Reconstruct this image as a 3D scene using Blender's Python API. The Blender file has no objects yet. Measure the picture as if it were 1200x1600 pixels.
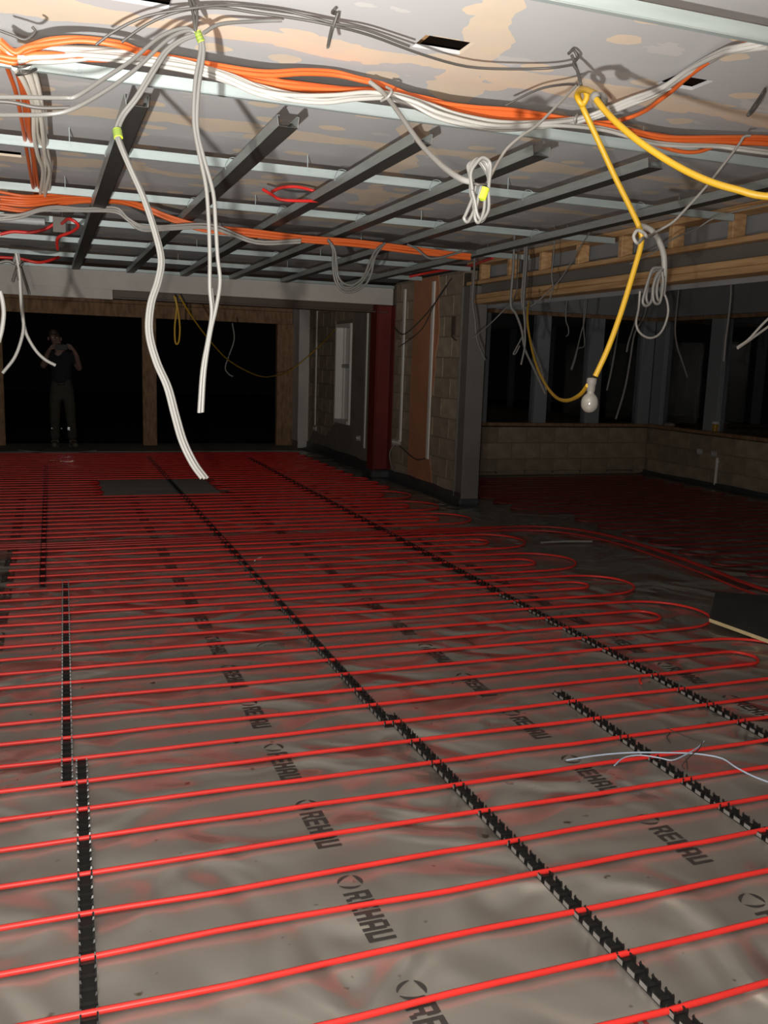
import bpy, bmesh, math, random
from mathutils import Vector, Matrix, noise

# ---------------------------------------------------------------- camera, light, exposure
S = bpy.context.scene
COL = S.collection
R = math.radians
def look_matrix(yaw, pitch, roll):
    cy, sy, cp, sp = math.cos(yaw), math.sin(yaw), math.cos(pitch), math.sin(pitch)
    fwd = Vector((sy*cp, cy*cp, -sp)); right = Vector((cy, -sy, 0)); up = right.cross(fwd)
    c, s = math.cos(roll), math.sin(roll)
    r = c*right + s*up; u = -s*right + c*up
    return Matrix(((r.x, u.x, -fwd.x, 0), (r.y, u.y, -fwd.y, 0), (r.z, u.z, -fwd.z, 0), (0, 0, 0, 1)))
cd = bpy.data.cameras.new('camera')
cam = bpy.data.objects.new('camera', cd); COL.objects.link(cam)
cd.sensor_fit = 'VERTICAL'; cd.sensor_height = 32.0; cd.lens = 32.0*1402/1600
cd.clip_start = 0.05; cd.clip_end = 200
cam.matrix_world = Matrix.Translation((0, 0, 1.5)) @ look_matrix(R(20.48), R(9.45), R(1.86))
S.camera = cam
w = bpy.data.worlds.new('night'); S.world = w; w.use_nodes = True
w.node_tree.nodes['Background'].inputs[0].default_value = (0.010, 0.010, 0.010, 1)
w.node_tree.nodes['Background'].inputs[1].default_value = 0.004
ld = bpy.data.lights.new('hand_torch', 'SPOT'); ld.energy = 78; ld.spot_size = R(98); ld.spot_blend = 1.0
ld.color = (1.0, 0.965, 0.91); ld.shadow_soft_size = 0.03
lo = bpy.data.objects.new('hand_torch', ld); COL.objects.link(lo)
lo.location = (-0.42, 0.05, 1.0); lo.rotation_euler = (R(90+35), 0, R(-5))
fd = bpy.data.lights.new('phone_flash', 'POINT'); fd.energy = 13.5; fd.color = (1.0, 0.95, 0.88); fd.shadow_soft_size = 0.01
fo = bpy.data.objects.new('phone_flash', fd); COL.objects.link(fo); fo.location = (-0.05, 0.0, 1.46)
S.view_settings.view_transform = 'Standard'; S.view_settings.look = 'None'
S.view_settings.gamma = 1.0; S.view_settings.use_curve_mapping = False
S.view_settings.exposure = 4.05

# ---------------------------------------------------------------- helpers
rnd = random.Random(7)
class MB:
    """collects shapes and links them as one mesh object"""
    def __init__(s): s.v = []; s.f = []; s.smooth = []
    def add(s, vs, fs, sm=False):
        n = len(s.v); s.v += [tuple(p) for p in vs]
        s.f += [tuple(i+n for i in f) for f in fs]; s.smooth += [sm]*len(fs)
        return s
    def box(s, a, b, bev=0.0):
        x0, y0, z0 = [min(a[i], b[i]) for i in range(3)]; x1, y1, z1 = [max(a[i], b[i]) for i in range(3)]
        e = min(bev, (x1-x0)*.4, (y1-y0)*.4, (z1-z0)*.4)
        if e <= 0:
            vs = [(x, y, z) for z in (z0, z1) for y in (y0, y1) for x in (x0, x1)]
            return s.add(vs, [(0,2,3,1), (4,5,7,6), (0,1,5,4), (2,6,7,3), (0,4,6,2), (1,3,7,5)])
        bm = bmesh.new(); bmesh.ops.create_cube(bm, size=1)
        for v in bm.verts:
            v.co = Vector((x0+(v.co.x+.5)*(x1-x0), y0+(v.co.y+.5)*(y1-y0), z0+(v.co.z+.5)*(z1-z0)))
        bmesh.ops.bevel(bm, geom=bm.edges[:], offset=e, segments=1, affect='EDGES')
        bm.verts.index_update()
        s.add([v.co for v in bm.verts], [[v.index for v in f.verts] for f in bm.faces]); bm.free()
        return s
    def tube(s, pts, r, n=8, sub=4, cap=True):
        p = catmull(pts, sub) if sub > 1 and len(pts) > 2 else [Vector(q) for q in pts]
        m = len(p)
        rad = r if callable(r) else (lambda t: r)
        t0 = (p[1]-p[0]).normalized()
        up = Vector((0, 0, 1)) if abs(t0.z) < .9 else Vector((1, 0, 0))
        nrm = (up - t0*up.dot(t0)).normalized()
        vs = []; fs = []
        for i in range(m):
            t = (p[min(i+1, m-1)] - p[max(i-1, 0)])
            t = t.normalized() if t.length > 1e-9 else t0
            nrm = nrm - t*nrm.dot(t)
            nrm = nrm.normalized() if nrm.length > 1e-6 else t.orthogonal().normalized()
            b = t.cross(nrm); rr = rad(i/(m-1))
            for k in range(n):
                a = 2*math.pi*k/n
                vs.append(p[i] + nrm*math.cos(a)*rr + b*math.sin(a)*rr)
        for i in range(m-1):
            for k in range(n):
                a = i*n+k; b2 = i*n+(k+1) % n
                fs.append((a, b2, b2+n, a+n))
        s.add(vs, fs, True)
        if cap:
            s.add(vs[:n], [tuple(range(n))[::-1]]); s.add(vs[-n:], [tuple(range(n))])
        return s
    def lathe(s, prof, n=16, M=None):
        M = M or Matrix.Identity(4); vs = []; fs = []
        for (r, z) in prof:
            for k in range(n):
                a = 2*math.pi*k/n; vs.append(M @ Vector((r*math.cos(a), r*math.sin(a), z)))
        for i in range(len(prof)-1):
            for k in range(n):
                a = i*n+k; b = i*n+(k+1) % n
                fs.append((a, b, b+n, a+n))
        s.add(vs, fs, True); s.add(vs[:n], [tuple(range(n))[::-1]]); s.add(vs[-n:], [tuple(range(n))])
        return s
    def mesh(s, name, m):
        me = bpy.data.meshes.new(name); me.from_pydata(s.v, [], s.f)
        me.polygons.foreach_set('use_smooth', s.smooth); me.materials.append(m); me.update()
        return me
    def build(s, name, m, parent=None, loc=None):
        o = bpy.data.objects.new(name, s.mesh(name, m)); COL.objects.link(o)
        if parent is not None: o.parent = parent
        if loc: o.location = loc
        return o
def catmull(pts, sub):
    p = [Vector(q) for q in pts]; p = [2*p[0]-p[1]] + p + [2*p[-1]-p[-2]]; out = []
    for i in range(1, len(p)-2):
        a, b, c, d = p[i-1], p[i], p[i+1], p[i+2]
        for k in range(sub):
            t = k/sub
            out.append(.5*((2*b) + (c-a)*t + (2*a-5*b+4*c-d)*t*t + (3*b-a-3*c+d)*t**3))
    out.append(p[-2].copy()); return out
def inst(name, me, parent=None, loc=(0,0,0), rot=(0,0,0), scale=None):
    o = bpy.data.objects.new(name, me); COL.objects.link(o)
    if parent is not None: o.parent = parent
    o.location = loc; o.rotation_euler = rot
    if scale: o.scale = scale
    return o
def empty(name, loc=(0,0,0), rz=0):
    o = bpy.data.objects.new(name, None); COL.objects.link(o); o.location = loc; o.rotation_euler.z = rz
    o.empty_display_size = .1; return o
def tag(o, label, cat, group=None, kind=None):
    o['label'] = label; o['category'] = cat
    if group: o['group'] = group
    if kind: o['kind'] = kind
    return o
def struct(o): o['kind'] = 'structure'; return o
def jit(pts, a, seed):
    q = random.Random(seed)
    return [tuple(c + q.uniform(-a, a) for c in p) for p in pts]
def shift(pts, d): return [tuple(p[i]+d[i] for i in range(3)) for p in pts]

# ---------------------------------------------------------------- materials
def mat(name, col, rough=.6, metal=0.0, var=0.0, scale=8.0, col2=None, bump=0.0, bscale=40.0, stretch=None, objrand=0.0, spec=.5):
    m = bpy.data.materials.new(name); m.use_nodes = True
    nt = m.node_tree; N = nt.nodes; L = nt.links; b = N['Principled BSDF']
    b.inputs['Base Color'].default_value = (*col, 1); b.inputs['Roughness'].default_value = rough
    b.inputs['Metallic'].default_value = metal; b.inputs['Specular IOR Level'].default_value = spec
    tc = N.new('ShaderNodeTexCoord'); mp = N.new('ShaderNodeMapping'); L.new(tc.outputs['Object'], mp.inputs[0])
    if stretch: mp.inputs['Scale'].default_value = stretch
    out = None
    if var > 0 or col2:
        n = N.new('ShaderNodeTexNoise'); n.inputs['Scale'].default_value = scale; n.inputs['Detail'].default_value = 5
        L.new(mp.outputs[0], n.inputs['Vector'])
        mx = N.new('ShaderNodeMixRGB'); c2 = col2 or tuple(c*(1-var) for c in col)
        cr = N.new('ShaderNodeValToRGB'); cr.color_ramp.elements[0].position = .35; cr.color_ramp.elements[1].position = .65
        L.new(n.outputs[0], cr.inputs[0]); L.new(cr.outputs[0], mx.inputs[0])
        mx.inputs[1].default_value = (*c2, 1); mx.inputs[2].default_value = (*col, 1); out = mx.outputs[0]
    if objrand > 0:
        oi = N.new('ShaderNodeObjectInfo'); hs = N.new('ShaderNodeHueSaturation'); mr = N.new('ShaderNodeMapRange')
        L.new(oi.outputs['Random'], mr.inputs[0]); mr.inputs[3].default_value = 1-objrand; mr.inputs[4].default_value = 1+objrand
        L.new(mr.outputs[0], hs.inputs['Value'])
        if out: L.new(out, hs.inputs['Color'])
        else: hs.inputs['Color'].default_value = (*col, 1)
        out = hs.outputs[0]
    if out: L.new(out, b.inputs['Base Color'])
    if bump > 0:
        n2 = N.new('ShaderNodeTexNoise'); n2.inputs['Scale'].default_value = bscale; n2.inputs['Detail'].default_value = 4
        L.new(mp.outputs[0], n2.inputs['Vector'])
        bp = N.new('ShaderNodeBump'); bp.inputs['Strength'].default_value = bump; bp.inputs['Distance'].default_value = .02
        L.new(n2.outputs[0], bp.inputs['Height']); L.new(bp.outputs[0], b.inputs['Normal'])
    return m
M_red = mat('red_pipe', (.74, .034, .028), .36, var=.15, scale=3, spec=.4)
M_supply_shade = mat('shaded_supply_red', (.42, .024, .020), .4, var=.12, scale=3)  # red pipe darkened: shadow over the supply band is in the colour
M_red_shade = mat('shaded_red_pipe', (.20, .018, .016), .4, var=.12, scale=3)  # shaded copy of the red pipe for the dim sunroom floor
M_black = mat('black_plastic', (.014, .014, .0135), .30)
M_clip_glint = mat('clip_face_glint', (.24, .24, .23), .35)  # light reflected off the black clip sides, put into the colour
M_blackm = mat('black_plastic_base', (.010, .010, .0095), .6, spec=.25)
M_galv = mat('galvanised_steel', (.43, .50, .50), .45, .3, var=.15, scale=3, bump=.05, bscale=60, stretch=(1, 8, 8))
M_batten = mat('furring_steel', (.36, .38, .37), .42, .4, var=.15, scale=10, stretch=(8, 1, 8))
M_batten_shade = mat('shaded_furring_underside', (.085, .085, .078), .5, .5, var=.2, scale=10, stretch=(8, 1, 8))  # darker copy of the furring steel, underside shade put into the colour
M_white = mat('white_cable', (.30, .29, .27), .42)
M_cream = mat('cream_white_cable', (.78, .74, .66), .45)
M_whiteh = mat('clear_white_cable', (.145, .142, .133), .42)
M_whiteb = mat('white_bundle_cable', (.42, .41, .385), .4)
M_grey = mat('grey_cable', (.24, .235, .22), .5)
M_dim = mat('dark_grey_cable', (.15, .145, .14), .5)  # darker tone of the grey cable
M_orange = mat('orange_cable', (.62, .12, .025), .45)
M_yellow = mat('yellow_cable', (.46, .27, .012), .45)
M_darkc = mat('dark_cable', (.06, .055, .05), .5)
M_tape = mat('lime_tape', (.42, .55, .03), .4)
M_lime2 = mat('dark_tape_band', (.14, .20, .03), .5)
M_block = mat('concrete_block', (.38, .305, .22), .95, var=.25, scale=9, bump=.5, bscale=55, objrand=.16)
M_mortar = mat('mortar', (.26, .215, .165), .95, var=.2, scale=20, bump=.4)
M_render = mat('grey_render', (.25, .22, .185), .95, var=.25, scale=3, bump=.3, bscale=25)
M_orangeplaster = mat('orange_undercoat', (.50, .22, .115), .9, var=.18, scale=3, bump=.25, bscale=18)
M_plaster = mat('pale_plaster', (.60, .57, .53), .9, var=.18, scale=2.2)
M_wood = mat('sawn_timber', (.56, .36, .18), .8, col2=(.40, .22, .095), scale=6, stretch=(3, .35, 6), bump=.2, bscale=30, objrand=.12)
M_osb = mat('brown_frame_timber', (.36, .215, .115), .85, col2=(.21, .12, .065), scale=9, stretch=(2, 2, .7))
M_alu = mat('grey_window_frame', (.27, .29, .315), .5)
M_fascia = mat('grey_fascia', (.30, .31, .325), .7, var=.15, scale=2)
M_redsteel = mat('red_oxide_steel', (.17, .018, .014), .5, var=.25, scale=4)
M_darksteel = mat('brown_steel', (.09, .06, .045), .55)
M_greysteel = mat('primed_steel', (.16, .15, .135), .65, var=.15, scale=3)
M_dpc = mat('dark_membrane', (.055, .062, .068), .42, var=.3, scale=6, bump=.4, bscale=14)
M_pvc = mat('white_pvc', (.74, .72, .68), .35)
M_steelbox = mat('steel_box', (.80, .80, .78), .28, .55)
M_foam = mat('cream_foam', (.74, .62, .34), .85, var=.12, scale=14, bump=.3, bscale=60)
M_foilface = mat('dull_foil_face', (.085, .085, .083), .42, .2, var=.3, scale=5)
M_skin = mat('skin', (.20, .115, .095), .6)
M_shirt = mat('navy_cotton', (.012, .013, .019), .95)
M_trouser = mat('brown_work_cloth', (.050, .043, .034), .9, var=.2, scale=12)
M_boot = mat('brown_leather', (.11, .09, .065), .7)
M_hair = mat('brown_hair', (.05, .032, .02), .7)
M_phone = mat('phone_black', (.010, .010, .011), .6)
M_eye = mat('eye_white', (.6, .58, .55), .3)
M_refl = mat('reflective_tab', (.85, 1.0, 1.0), .13, 1.0)
M_bulb = mat('frosted_bulb', (.20, .19, .17), .12, spec=.8)
M_ink = mat('black_print', (.035, .032, .03), .5)
M_redink = mat('red_print', (.20, .03, .03), .5)
M_blue = mat('pale_blue_wire', (.42, .52, .66), .4)
M_night = mat('night_ground', (.02, .02, .02), .95)
M_wallplain = mat('bare_wall', (.33, .30, .27), .95, var=.15, scale=2)
M_greyduct = mat('grey_conduit', (.40, .41, .42), .5)

def mat_foil():
    m = bpy.data.materials.new('insulation_foil'); m.use_nodes = True
    nt = m.node_tree; N = nt.nodes; L = nt.links; b = N['Principled BSDF']
    tc = N.new('ShaderNodeTexCoord')
    n = N.new('ShaderNodeTexNoise'); n.inputs['Scale'].default_value = 2.2; n.inputs['Detail'].default_value = 4
    L.new(tc.outputs['Object'], n.inputs['Vector'])
    mx = N.new('ShaderNodeMixRGB'); mx.inputs[1].default_value = (.33, .305, .272, 1); mx.inputs[2].default_value = (.41, .395, .36, 1)
    L.new(n.outputs[0], mx.inputs[0])
    # dirt specks
    v = N.new('ShaderNodeTexNoise'); v.inputs['Scale'].default_value = 16; v.inputs['Detail'].default_value = 2
    L.new(tc.outputs['Object'], v.inputs['Vector'])
    cr = N.new('ShaderNodeValToRGB'); cr.color_ramp.elements[0].position = .70; cr.color_ramp.elements[1].position = .76
    L.new(v.outputs[0], cr.inputs[0])
    mx2 = N.new('ShaderNodeMixRGB'); L.new(cr.outputs[0], mx2.inputs[0]); L.new(mx.outputs[0], mx2.inputs[1]); mx2.inputs[2].default_value = (.13, .10, .07, 1)
    L.new(mx2.outputs[0], b.inputs['Base Color'])
    b.inputs['Metallic'].default_value = .58; b.inputs['Roughness'].default_value = .255
    w1 = N.new('ShaderNodeTexNoise'); w1.inputs['Scale'].default_value = 2.2; w1.inputs['Detail'].default_value = 1.3; w1.inputs['Distortion'].default_value = 1.3; w1.inputs['Roughness'].default_value = .4
    L.new(tc.outputs['Object'], w1.inputs['Vector'])
    pm = N.new('ShaderNodeTexNoise'); pm.inputs['Scale'].default_value = 1.1; pm.inputs['Detail'].default_value = 1
    L.new(tc.outputs['Object'], pm.inputs['Vector'])
    pr = N.new('ShaderNodeMapRange'); pr.inputs[1].default_value = .38; pr.inputs[2].default_value = .62; pr.inputs[3].default_value = .30; pr.inputs[4].default_value = 1.0
    L.new(pm.outputs[0], pr.inputs[0])
    bp = N.new('ShaderNodeBump'); bp.inputs['Distance'].default_value = .15
    L.new(pr.outputs[0], bp.inputs['Strength']); L.new(w1.outputs[0], bp.inputs['Height'])
    L.new(bp.outputs[0], b.inputs['Normal'])
    return m
M_foil = mat_foil()

def mat_ceiling():
    m = bpy.data.materials.new('plasterboard_with_filler'); m.use_nodes = True
    nt = m.node_tree; N = nt.nodes; L = nt.links; b = N['Principled BSDF']; b.inputs['Roughness'].default_value = .9
    tc = N.new('ShaderNodeTexCoord'); sep = N.new('ShaderNodeSeparateXYZ'); L.new(tc.outputs['Object'], sep.inputs[0])
    def math_(op, a, bb=None, c=None):
        n = N.new('ShaderNodeMath'); n.operation = op
        for i, q in enumerate((a, bb, c)):
            if q is None: continue
            if isinstance(q, (int, float)): n.inputs[i].default_value = q
            else: L.new(q, n.inputs[i])
        return n.outputs[0]
    X, Y = sep.outputs[0], sep.outputs[1]
    def nz(scale, detail=3, stretch=(1, 1, 1), off=0):
        mp = N.new('ShaderNodeMapping'); mp.inputs['Scale'].default_value = stretch; mp.inputs['Location'].default_value = (off, off, 0)
        L.new(tc.outputs['Object'], mp.inputs[0])
        n = N.new('ShaderNodeTexNoise'); n.inputs['Scale'].default_value = scale; n.inputs['Detail'].default_value = detail
        L.new(mp.outputs[0], n.inputs['Vector']); return n.outputs[0]
    # filler bands over the long joints, every 1.25 m
    wob = math_('MULTIPLY', math_('SUBTRACT', nz(1.6, 4, (1, 2.5, 1)), .5), .42)
    yy = math_('ADD', math_('SUBTRACT', Y, 3.24-.625), wob)
    d = math_('ABSOLUTE', math_('SUBTRACT', math_('MODULO', math_('ADD', yy, 12.5), 1.25), .625))
    width = math_('MULTIPLY_ADD', nz(2.3, 3, (1, 1, 1), 5), .27, -.05)
    band = math_('LESS_THAN', d, width)
    # slanting board end joint
    xx = math_('SUBTRACT', math_('SUBTRACT', X, 1.33), math_('MULTIPLY', math_('SUBTRACT', Y, 2.6), .22))
    d2 = math_('ABSOLUTE', math_('ADD', xx, math_('MULTIPLY', math_('SUBTRACT', nz(3, 3, (1, 1, 1), 9), .5), .35)))
    band2 = math_('MULTIPLY', math_('LESS_THAN', d2, math_('MULTIPLY_ADD', nz(1.9, 2, (1, 1, 1), 3), .26, -.045)), math_('LESS_THAN', Y, 6.2))
    # dabs over the screws
    vo = N.new('ShaderNodeTexVoronoi'); vo.voronoi_dimensions = '2D'; vo.inputs['Scale'].default_value = 1.0; vo.inputs['Randomness'].default_value = .55
    mpv = N.new('ShaderNodeMapping'); mpv.inputs['Scale'].default_value = (2.4, 3.3, 1); L.new(tc.outputs['Object'], mpv.inputs[0])
    wv = N.new('ShaderNodeVectorMath'); wv.operation = 'ADD'
    nn = N.new('ShaderNodeTexNoise'); nn.inputs['Scale'].default_value = 9; L.new(tc.outputs['Object'], nn.inputs['Vector'])
    ns = N.new('ShaderNodeVectorMath'); ns.operation = 'SCALE'; ns.inputs['Scale'].default_value = .22; L.new(nn.outputs['Color'], ns.inputs[0])
    L.new(mpv.outputs[0], wv.inputs[0]); L.new(ns.outputs[0], wv.inputs[1]); L.new(wv.outputs[0], vo.inputs['Vector'])
    dab = math_('LESS_THAN', vo.outputs['Distance'], .15)
    mask = math_('MINIMUM', math_('ADD', math_('ADD', band, band2), dab), 1.0)
    mask2 = math_('MULTIPLY', mask, math_('MULTIPLY_ADD', nz(7, 4, (1, 1, 1), 2), .9, .45))
    mask2 = math_('MINIMUM', mask2, 1.0)
    base = N.new('ShaderNodeMixRGB'); base.inputs[1].default_value = (.44, .44, .455, 1); base.inputs[2].default_value = (.52, .522, .53, 1)
    L.new(nz(1.3, 4), base.inputs[0])
    # pale skim smears
    sm = math_('GREATER_THAN', nz(2.6, 4, (1, 1.8, 1), 17), .62)
    b2 = N.new('ShaderNodeMixRGB'); L.new(math_('MULTIPLY', sm, .55), b2.inputs[0]); L.new(base.outputs[0], b2.inputs[1]); b2.inputs[2].default_value = (.62, .60, .58, 1)
    mx = N.new('ShaderNodeMixRGB'); L.new(mask2, mx.inputs[0]); L.new(b2.outputs[0], mx.inputs[1]); mx.inputs[2].default_value = (.71, .58, .44, 1)
    L.new(mx.outputs[0], b.inputs['Base Color'])
    return m
M_ceil = mat_ceiling()
def mat_glass():
    m = bpy.data.materials.new('window_glass'); m.use_nodes = True
    b = m.node_tree.nodes['Principled BSDF']; b.inputs['Transmission Weight'].default_value = 1.0
    b.inputs['Roughness'].default_value = 0.0; b.inputs['IOR'].default_value = 1.45; b.inputs['Base Color'].default_value = (.9, .95, .95, 1)
    return m
M_glass = mat_glass()

# ---------------------------------------------------------------- structure: floor
XW, YF, ZC = 4.15, 15.45, 2.58
def fz(x, y):
    return .0016*noise.noise((x*1.3, y*1.3, 3.1)) + .0010*noise.noise((x*4.1, y*4.1, 7.7))
floor = struct(MB().box((-1.6, -3.0, -.12), (8.6, 15.75, -.006)).build('floor', mat('concrete_slab', (.20, .19, .175), .9, var=.2, scale=3)))
seams = [-1.6, -.04, 1.045, 2.13, 3.215, 4.30]
def foil_sheet(x0, x1, y0, y1, up, step=.11):
    nx = max(2, int((x1-x0)/step)); ny = max(2, int((y1-y0)/step)); m = MB(); vs = []; fs = []
    for j in range(ny+1):
        for i in range(nx+1):
            x = x0+(x1-x0)*i/nx; y = y0+(y1-y0)*j/ny
            vs.append((x, y, fz(x, y)+up))
    for j in range(ny):
        for i in range(nx):
            a = j*(nx+1)+i; fs.append((a, a+1, a+nx+2, a+nx+1))
    return m.add(vs, fs, True).build('foil_sheet', M_foil, floor)
sheets = []
for k in range(5):
    sheets.append(foil_sheet(seams[k], seams[k+1]+.012, -2.95, 14.4, .0012*(k % 2)))
for k in range(4):
    foil_sheet(4.30+k*.985, 4.30+(k+1)*.985+.012, 2.1, 11.0, .0012*((k+1) % 2), .25)
# print on the foil: ring emblem and five block letters reading towards the viewer
LET = {  # strokes as (u0, v0, u1, v1) in a 1 x 1 cell, u along the reading direction, v towards the letter tops
 'R': [(0,0,.30,1), (.30,.80,.94,1), (.70,.54,1,.92), (.30,.38,.86,.55), (.58,.16,.84,.38), (.70,0,1.02,.20)],
 'E': [(0,0,.30,1), (.30,0,1,.20), (.30,.40,.92,.60), (.30,.80,1,1)],
 'H': [(0,0,.32,1), (.68,0,1,1), (.32,.38,.68,.62)],
 'A': [(0,0,.32,.86), (.68,0,1,.86), (.14,.82,.86,1), (.32,.30,.68,.50)],
 'U': [(0,.0,.32,1), (.68,0,1,1), (.32,0,.68,.22)]}
def print_mesh(cx, cy, up, word='REHAU', ring=True, cw=.0405, gap=.007, h=.078, m=None, name='print', parent=None):
    mb = MB(); z = lambda x, y: fz(x, y)+up+.0016
    def quad(u0, v0, u1, v1):
        n = 3
        for k in range(n):
            a, b = v0+(v1-v0)*k/n, v0+(v1-v0)*(k+1)/n
            ps = [(cx+v, cy-u) for (u, v) in ((u0, a), (u1, a), (u1, b), (u0, b))]
            mb.add([(x, y, z(x, y)) for x, y in ps], [(0, 1, 2, 3)])
    u = 0.052 if ring else 0
    for ch in word:
        for (a, b, c, d) in LET[ch]: quad(u+a*cw, (b-.5)*h, u+c*cw, (d-.5)*h)
        u += cw+gap
    if ring:
        for (a0, a1, w0) in ((-35, 62, .014), (80, 178, .011), (198, 310, .012)):
            vs = []; fs = []; n = 10
            for k in range(n+1):
                a = R(a0+(a1-a0)*k/n); w_ = w0*math.sin(math.pi*(k+.35)/(n+.7))**.7
                for rr in (.038, .038-w_):
                    x = cx+rr*math.cos(a); y = cy+rr*.92*math.sin(a); vs.append((x, y, z(x, y)))
            for k in range(n): fs.append((2*k, 2*k+1, 2*k+3, 2*k+2))
            mb.add(vs, fs)
    return mb.build(name, m or M_ink, parent)
for (x, y0, per, k) in ((.782, 1.795, .4815, 1), (1.862, 1.845, .487, 2), (2.955, 1.73, .485, 3), (-.30, 1.65, .484, 0)):
    for i in range(-1, 19):
        y = y0+per*i
        if y > 11.3 or (k == 1 and False): continue
        print_mesh(x, y, .0012*(k % 2), parent=sheets[k])
MB().box((.50, 9.93, .0005), (1.76, 11.19, .0035), .001).build('brightened_patch', mat('brightened_bare_floor', (.36, .335, .305), .85, var=.15, scale=4), floor)  # paler plate added so the pipe-free foil looks more strongly lit
mred = MB()
for q in ((0, 0, .012, .05), (.022, 0, .034, .05), (.046, 0, .058, .05), (.022, .04, .058, .05)):
    x0, y0 = 1.21, 1.555
    ps = [(x0+q[0], y0-q[1]), (x0+q[2], y0-q[1]), (x0+q[2], y0-q[3]), (x0+q[0], y0-q[3])]
    mred.add([(x, y, fz(x, y)+.0030) for x, y in ps], [(3, 2, 1, 0)])
mred.build('print', M_redink, sheets[2])

# ---------------------------------------------------------------- structure: ceiling with cut-outs
holes = [(.20, .385, 2.985, 3.12), (1.205, 1.385, 2.975, 3.10), (2.195, 2.365, 2.95, 3.075), (-.62, -.118, 5.60, 5.74)]
xs = sorted({-1.6, 4.6, *[h[0] for h in holes], *[h[1] for h in holes]}); ys = sorted({-3.0, 15.6, *[h[2] for h in holes], *[h[3] for h in holes]})
mb = MB()
for i in range(len(xs)-1):
    for j in range(len(ys)-1):
        cx, cy = (xs[i]+xs[i+1])/2, (ys[j]+ys[j+1])/2
        if any(h[0] < cx < h[1] and h[2] < cy < h[3] for h in holes): continue
        mb.add([(xs[i], ys[j], ZC), (xs[i], ys[j+1], ZC), (xs[i+1], ys[j+1], ZC), (xs[i+1], ys[j], ZC)], [(0, 1, 2, 3)])
for (a, b, c, d) in holes:
    t = ZC+.013
    mb.add([(a,c,ZC),(b,c,ZC),(b,d,ZC),(a,d,ZC),(a,c,t),(b,c,t),(b,d,t),(a,d,t)], [(0,4,5,1),(1,5,6,2),(2,6,7,3),(3,7,4,0)])
ceiling = struct(mb.build('ceiling', M_ceil))
MB().box((-1.6, -3, ZC+.24), (4.6, 15.6, ZC+.28)).build('floor_deck_above', M_darksteel, ceiling)
MB().box((1.18, 2.4, ZC+.05), (1.275, 3.6, ZC+.22)).build('joist', M_wood, ceiling)
MB().box((4.6, 2.0, 2.62), (8.6, 11.4, 2.66)).build('sunroom_ceiling', M_fascia, ceiling)

# ---------------------------------------------------------------- structure: walls
struct(MB().box((-1.75, -3, -.1), (-1.6, 15.6, ZC+.2)).build('wall_left', M_wallplain))
struct(MB().box((-1.75, -3.15, -.1), (8.6, -3, ZC+.2)).build('wall_rear', M_wallplain))
struct(MB().box((4.15, -3, -.1), (4.3, 1.9, ZC+.2)).box((4.3, 1.8, -.1), (8.6, 1.95, ZC+.2)).build('wall_front_right', M_wallplain))
BL, BH, J = .44, .215, .010
blk = MB().box((0, 0, 0), (.10, BL, BH), .006).mesh('block', M_block)
blk_half = MB().box((0, 0, 0), (.10, BL/2-J/2, BH), .006).mesh('block', M_block)
def block_wall_y(parent, x, y0, y1, z0, z1, facing=-1):
    """blocks laid along Y whose face is at x"""
    course = 0; z = z0
    while z+BH <= z1+.02:
        y = y0 if course % 2 == 0 else y0-(BL+J)/2
        while y < y1-.02:
            a, b = max(y, y0), min(y+BL, y1)
            if b-a > .06:
                o = inst('block', blk, parent, (x if facing < 0 else x-.10, a, z)); o.scale = (1, (b-a)/BL, 1)
                o.location.x += rnd.uniform(-.0015, .0015)
            y += BL+J
        z += BH+J; course += 1
def block_wall_x(parent, y, x0, x1, z0, z1):
    course = 0; z = z0
    while z+BH <= z1+.02:
        x = x0 if course % 2 == 0 else x0-(BL+J)/2
        while x < x1-.02:
            a, b = max(x, x0), min(x+BL, x1)
            if b-a > .06:
                o = inst('block', blk, parent, (b, y, z), (0, 0, R(90))); o.scale = (1, (b-a)/BL, 1)
                o.location.y += rnd.uniform(-.0015, .0015)
            x += BL+J
        z += BH+J; course += 1
# right wall between the far end and the sunroom opening, window hole at Y 12.72..13.42
wr = struct(MB().box((XW+.010, 8.93, 0), (XW+.25, 10.95, 2.5)).box((XW+.010, 11.3, 0), (XW+.25, 12.70, 2.5))
            .box((XW+.010, 13.46, 0), (XW+.25, YF-.1, 2.5)).box((XW+.010, 12.70, 0), (XW+.25, 13.46, .56))
            .box((XW+.010, 12.70, 2.06), (XW+.25, 13.46, 2.5)).box((XW+.08, 10.95, 0), (XW+.25, 11.3, 2.5)).build('wall_right', M_mortar))
block_wall_y(wr, XW, 8.93, 10.90, .01, 2.5)
block_wall_y(wr, XW, 11.32, 12.66, .01, 2.5)
block_wall_y(wr, XW, 13.50, 15.0, .01, 2.5)
block_wall_y(wr, XW, 12.66, 13.50, .01, .50)
block_wall_y(wr, XW, 12.66, 13.50, 2.10, 2.5)
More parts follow.
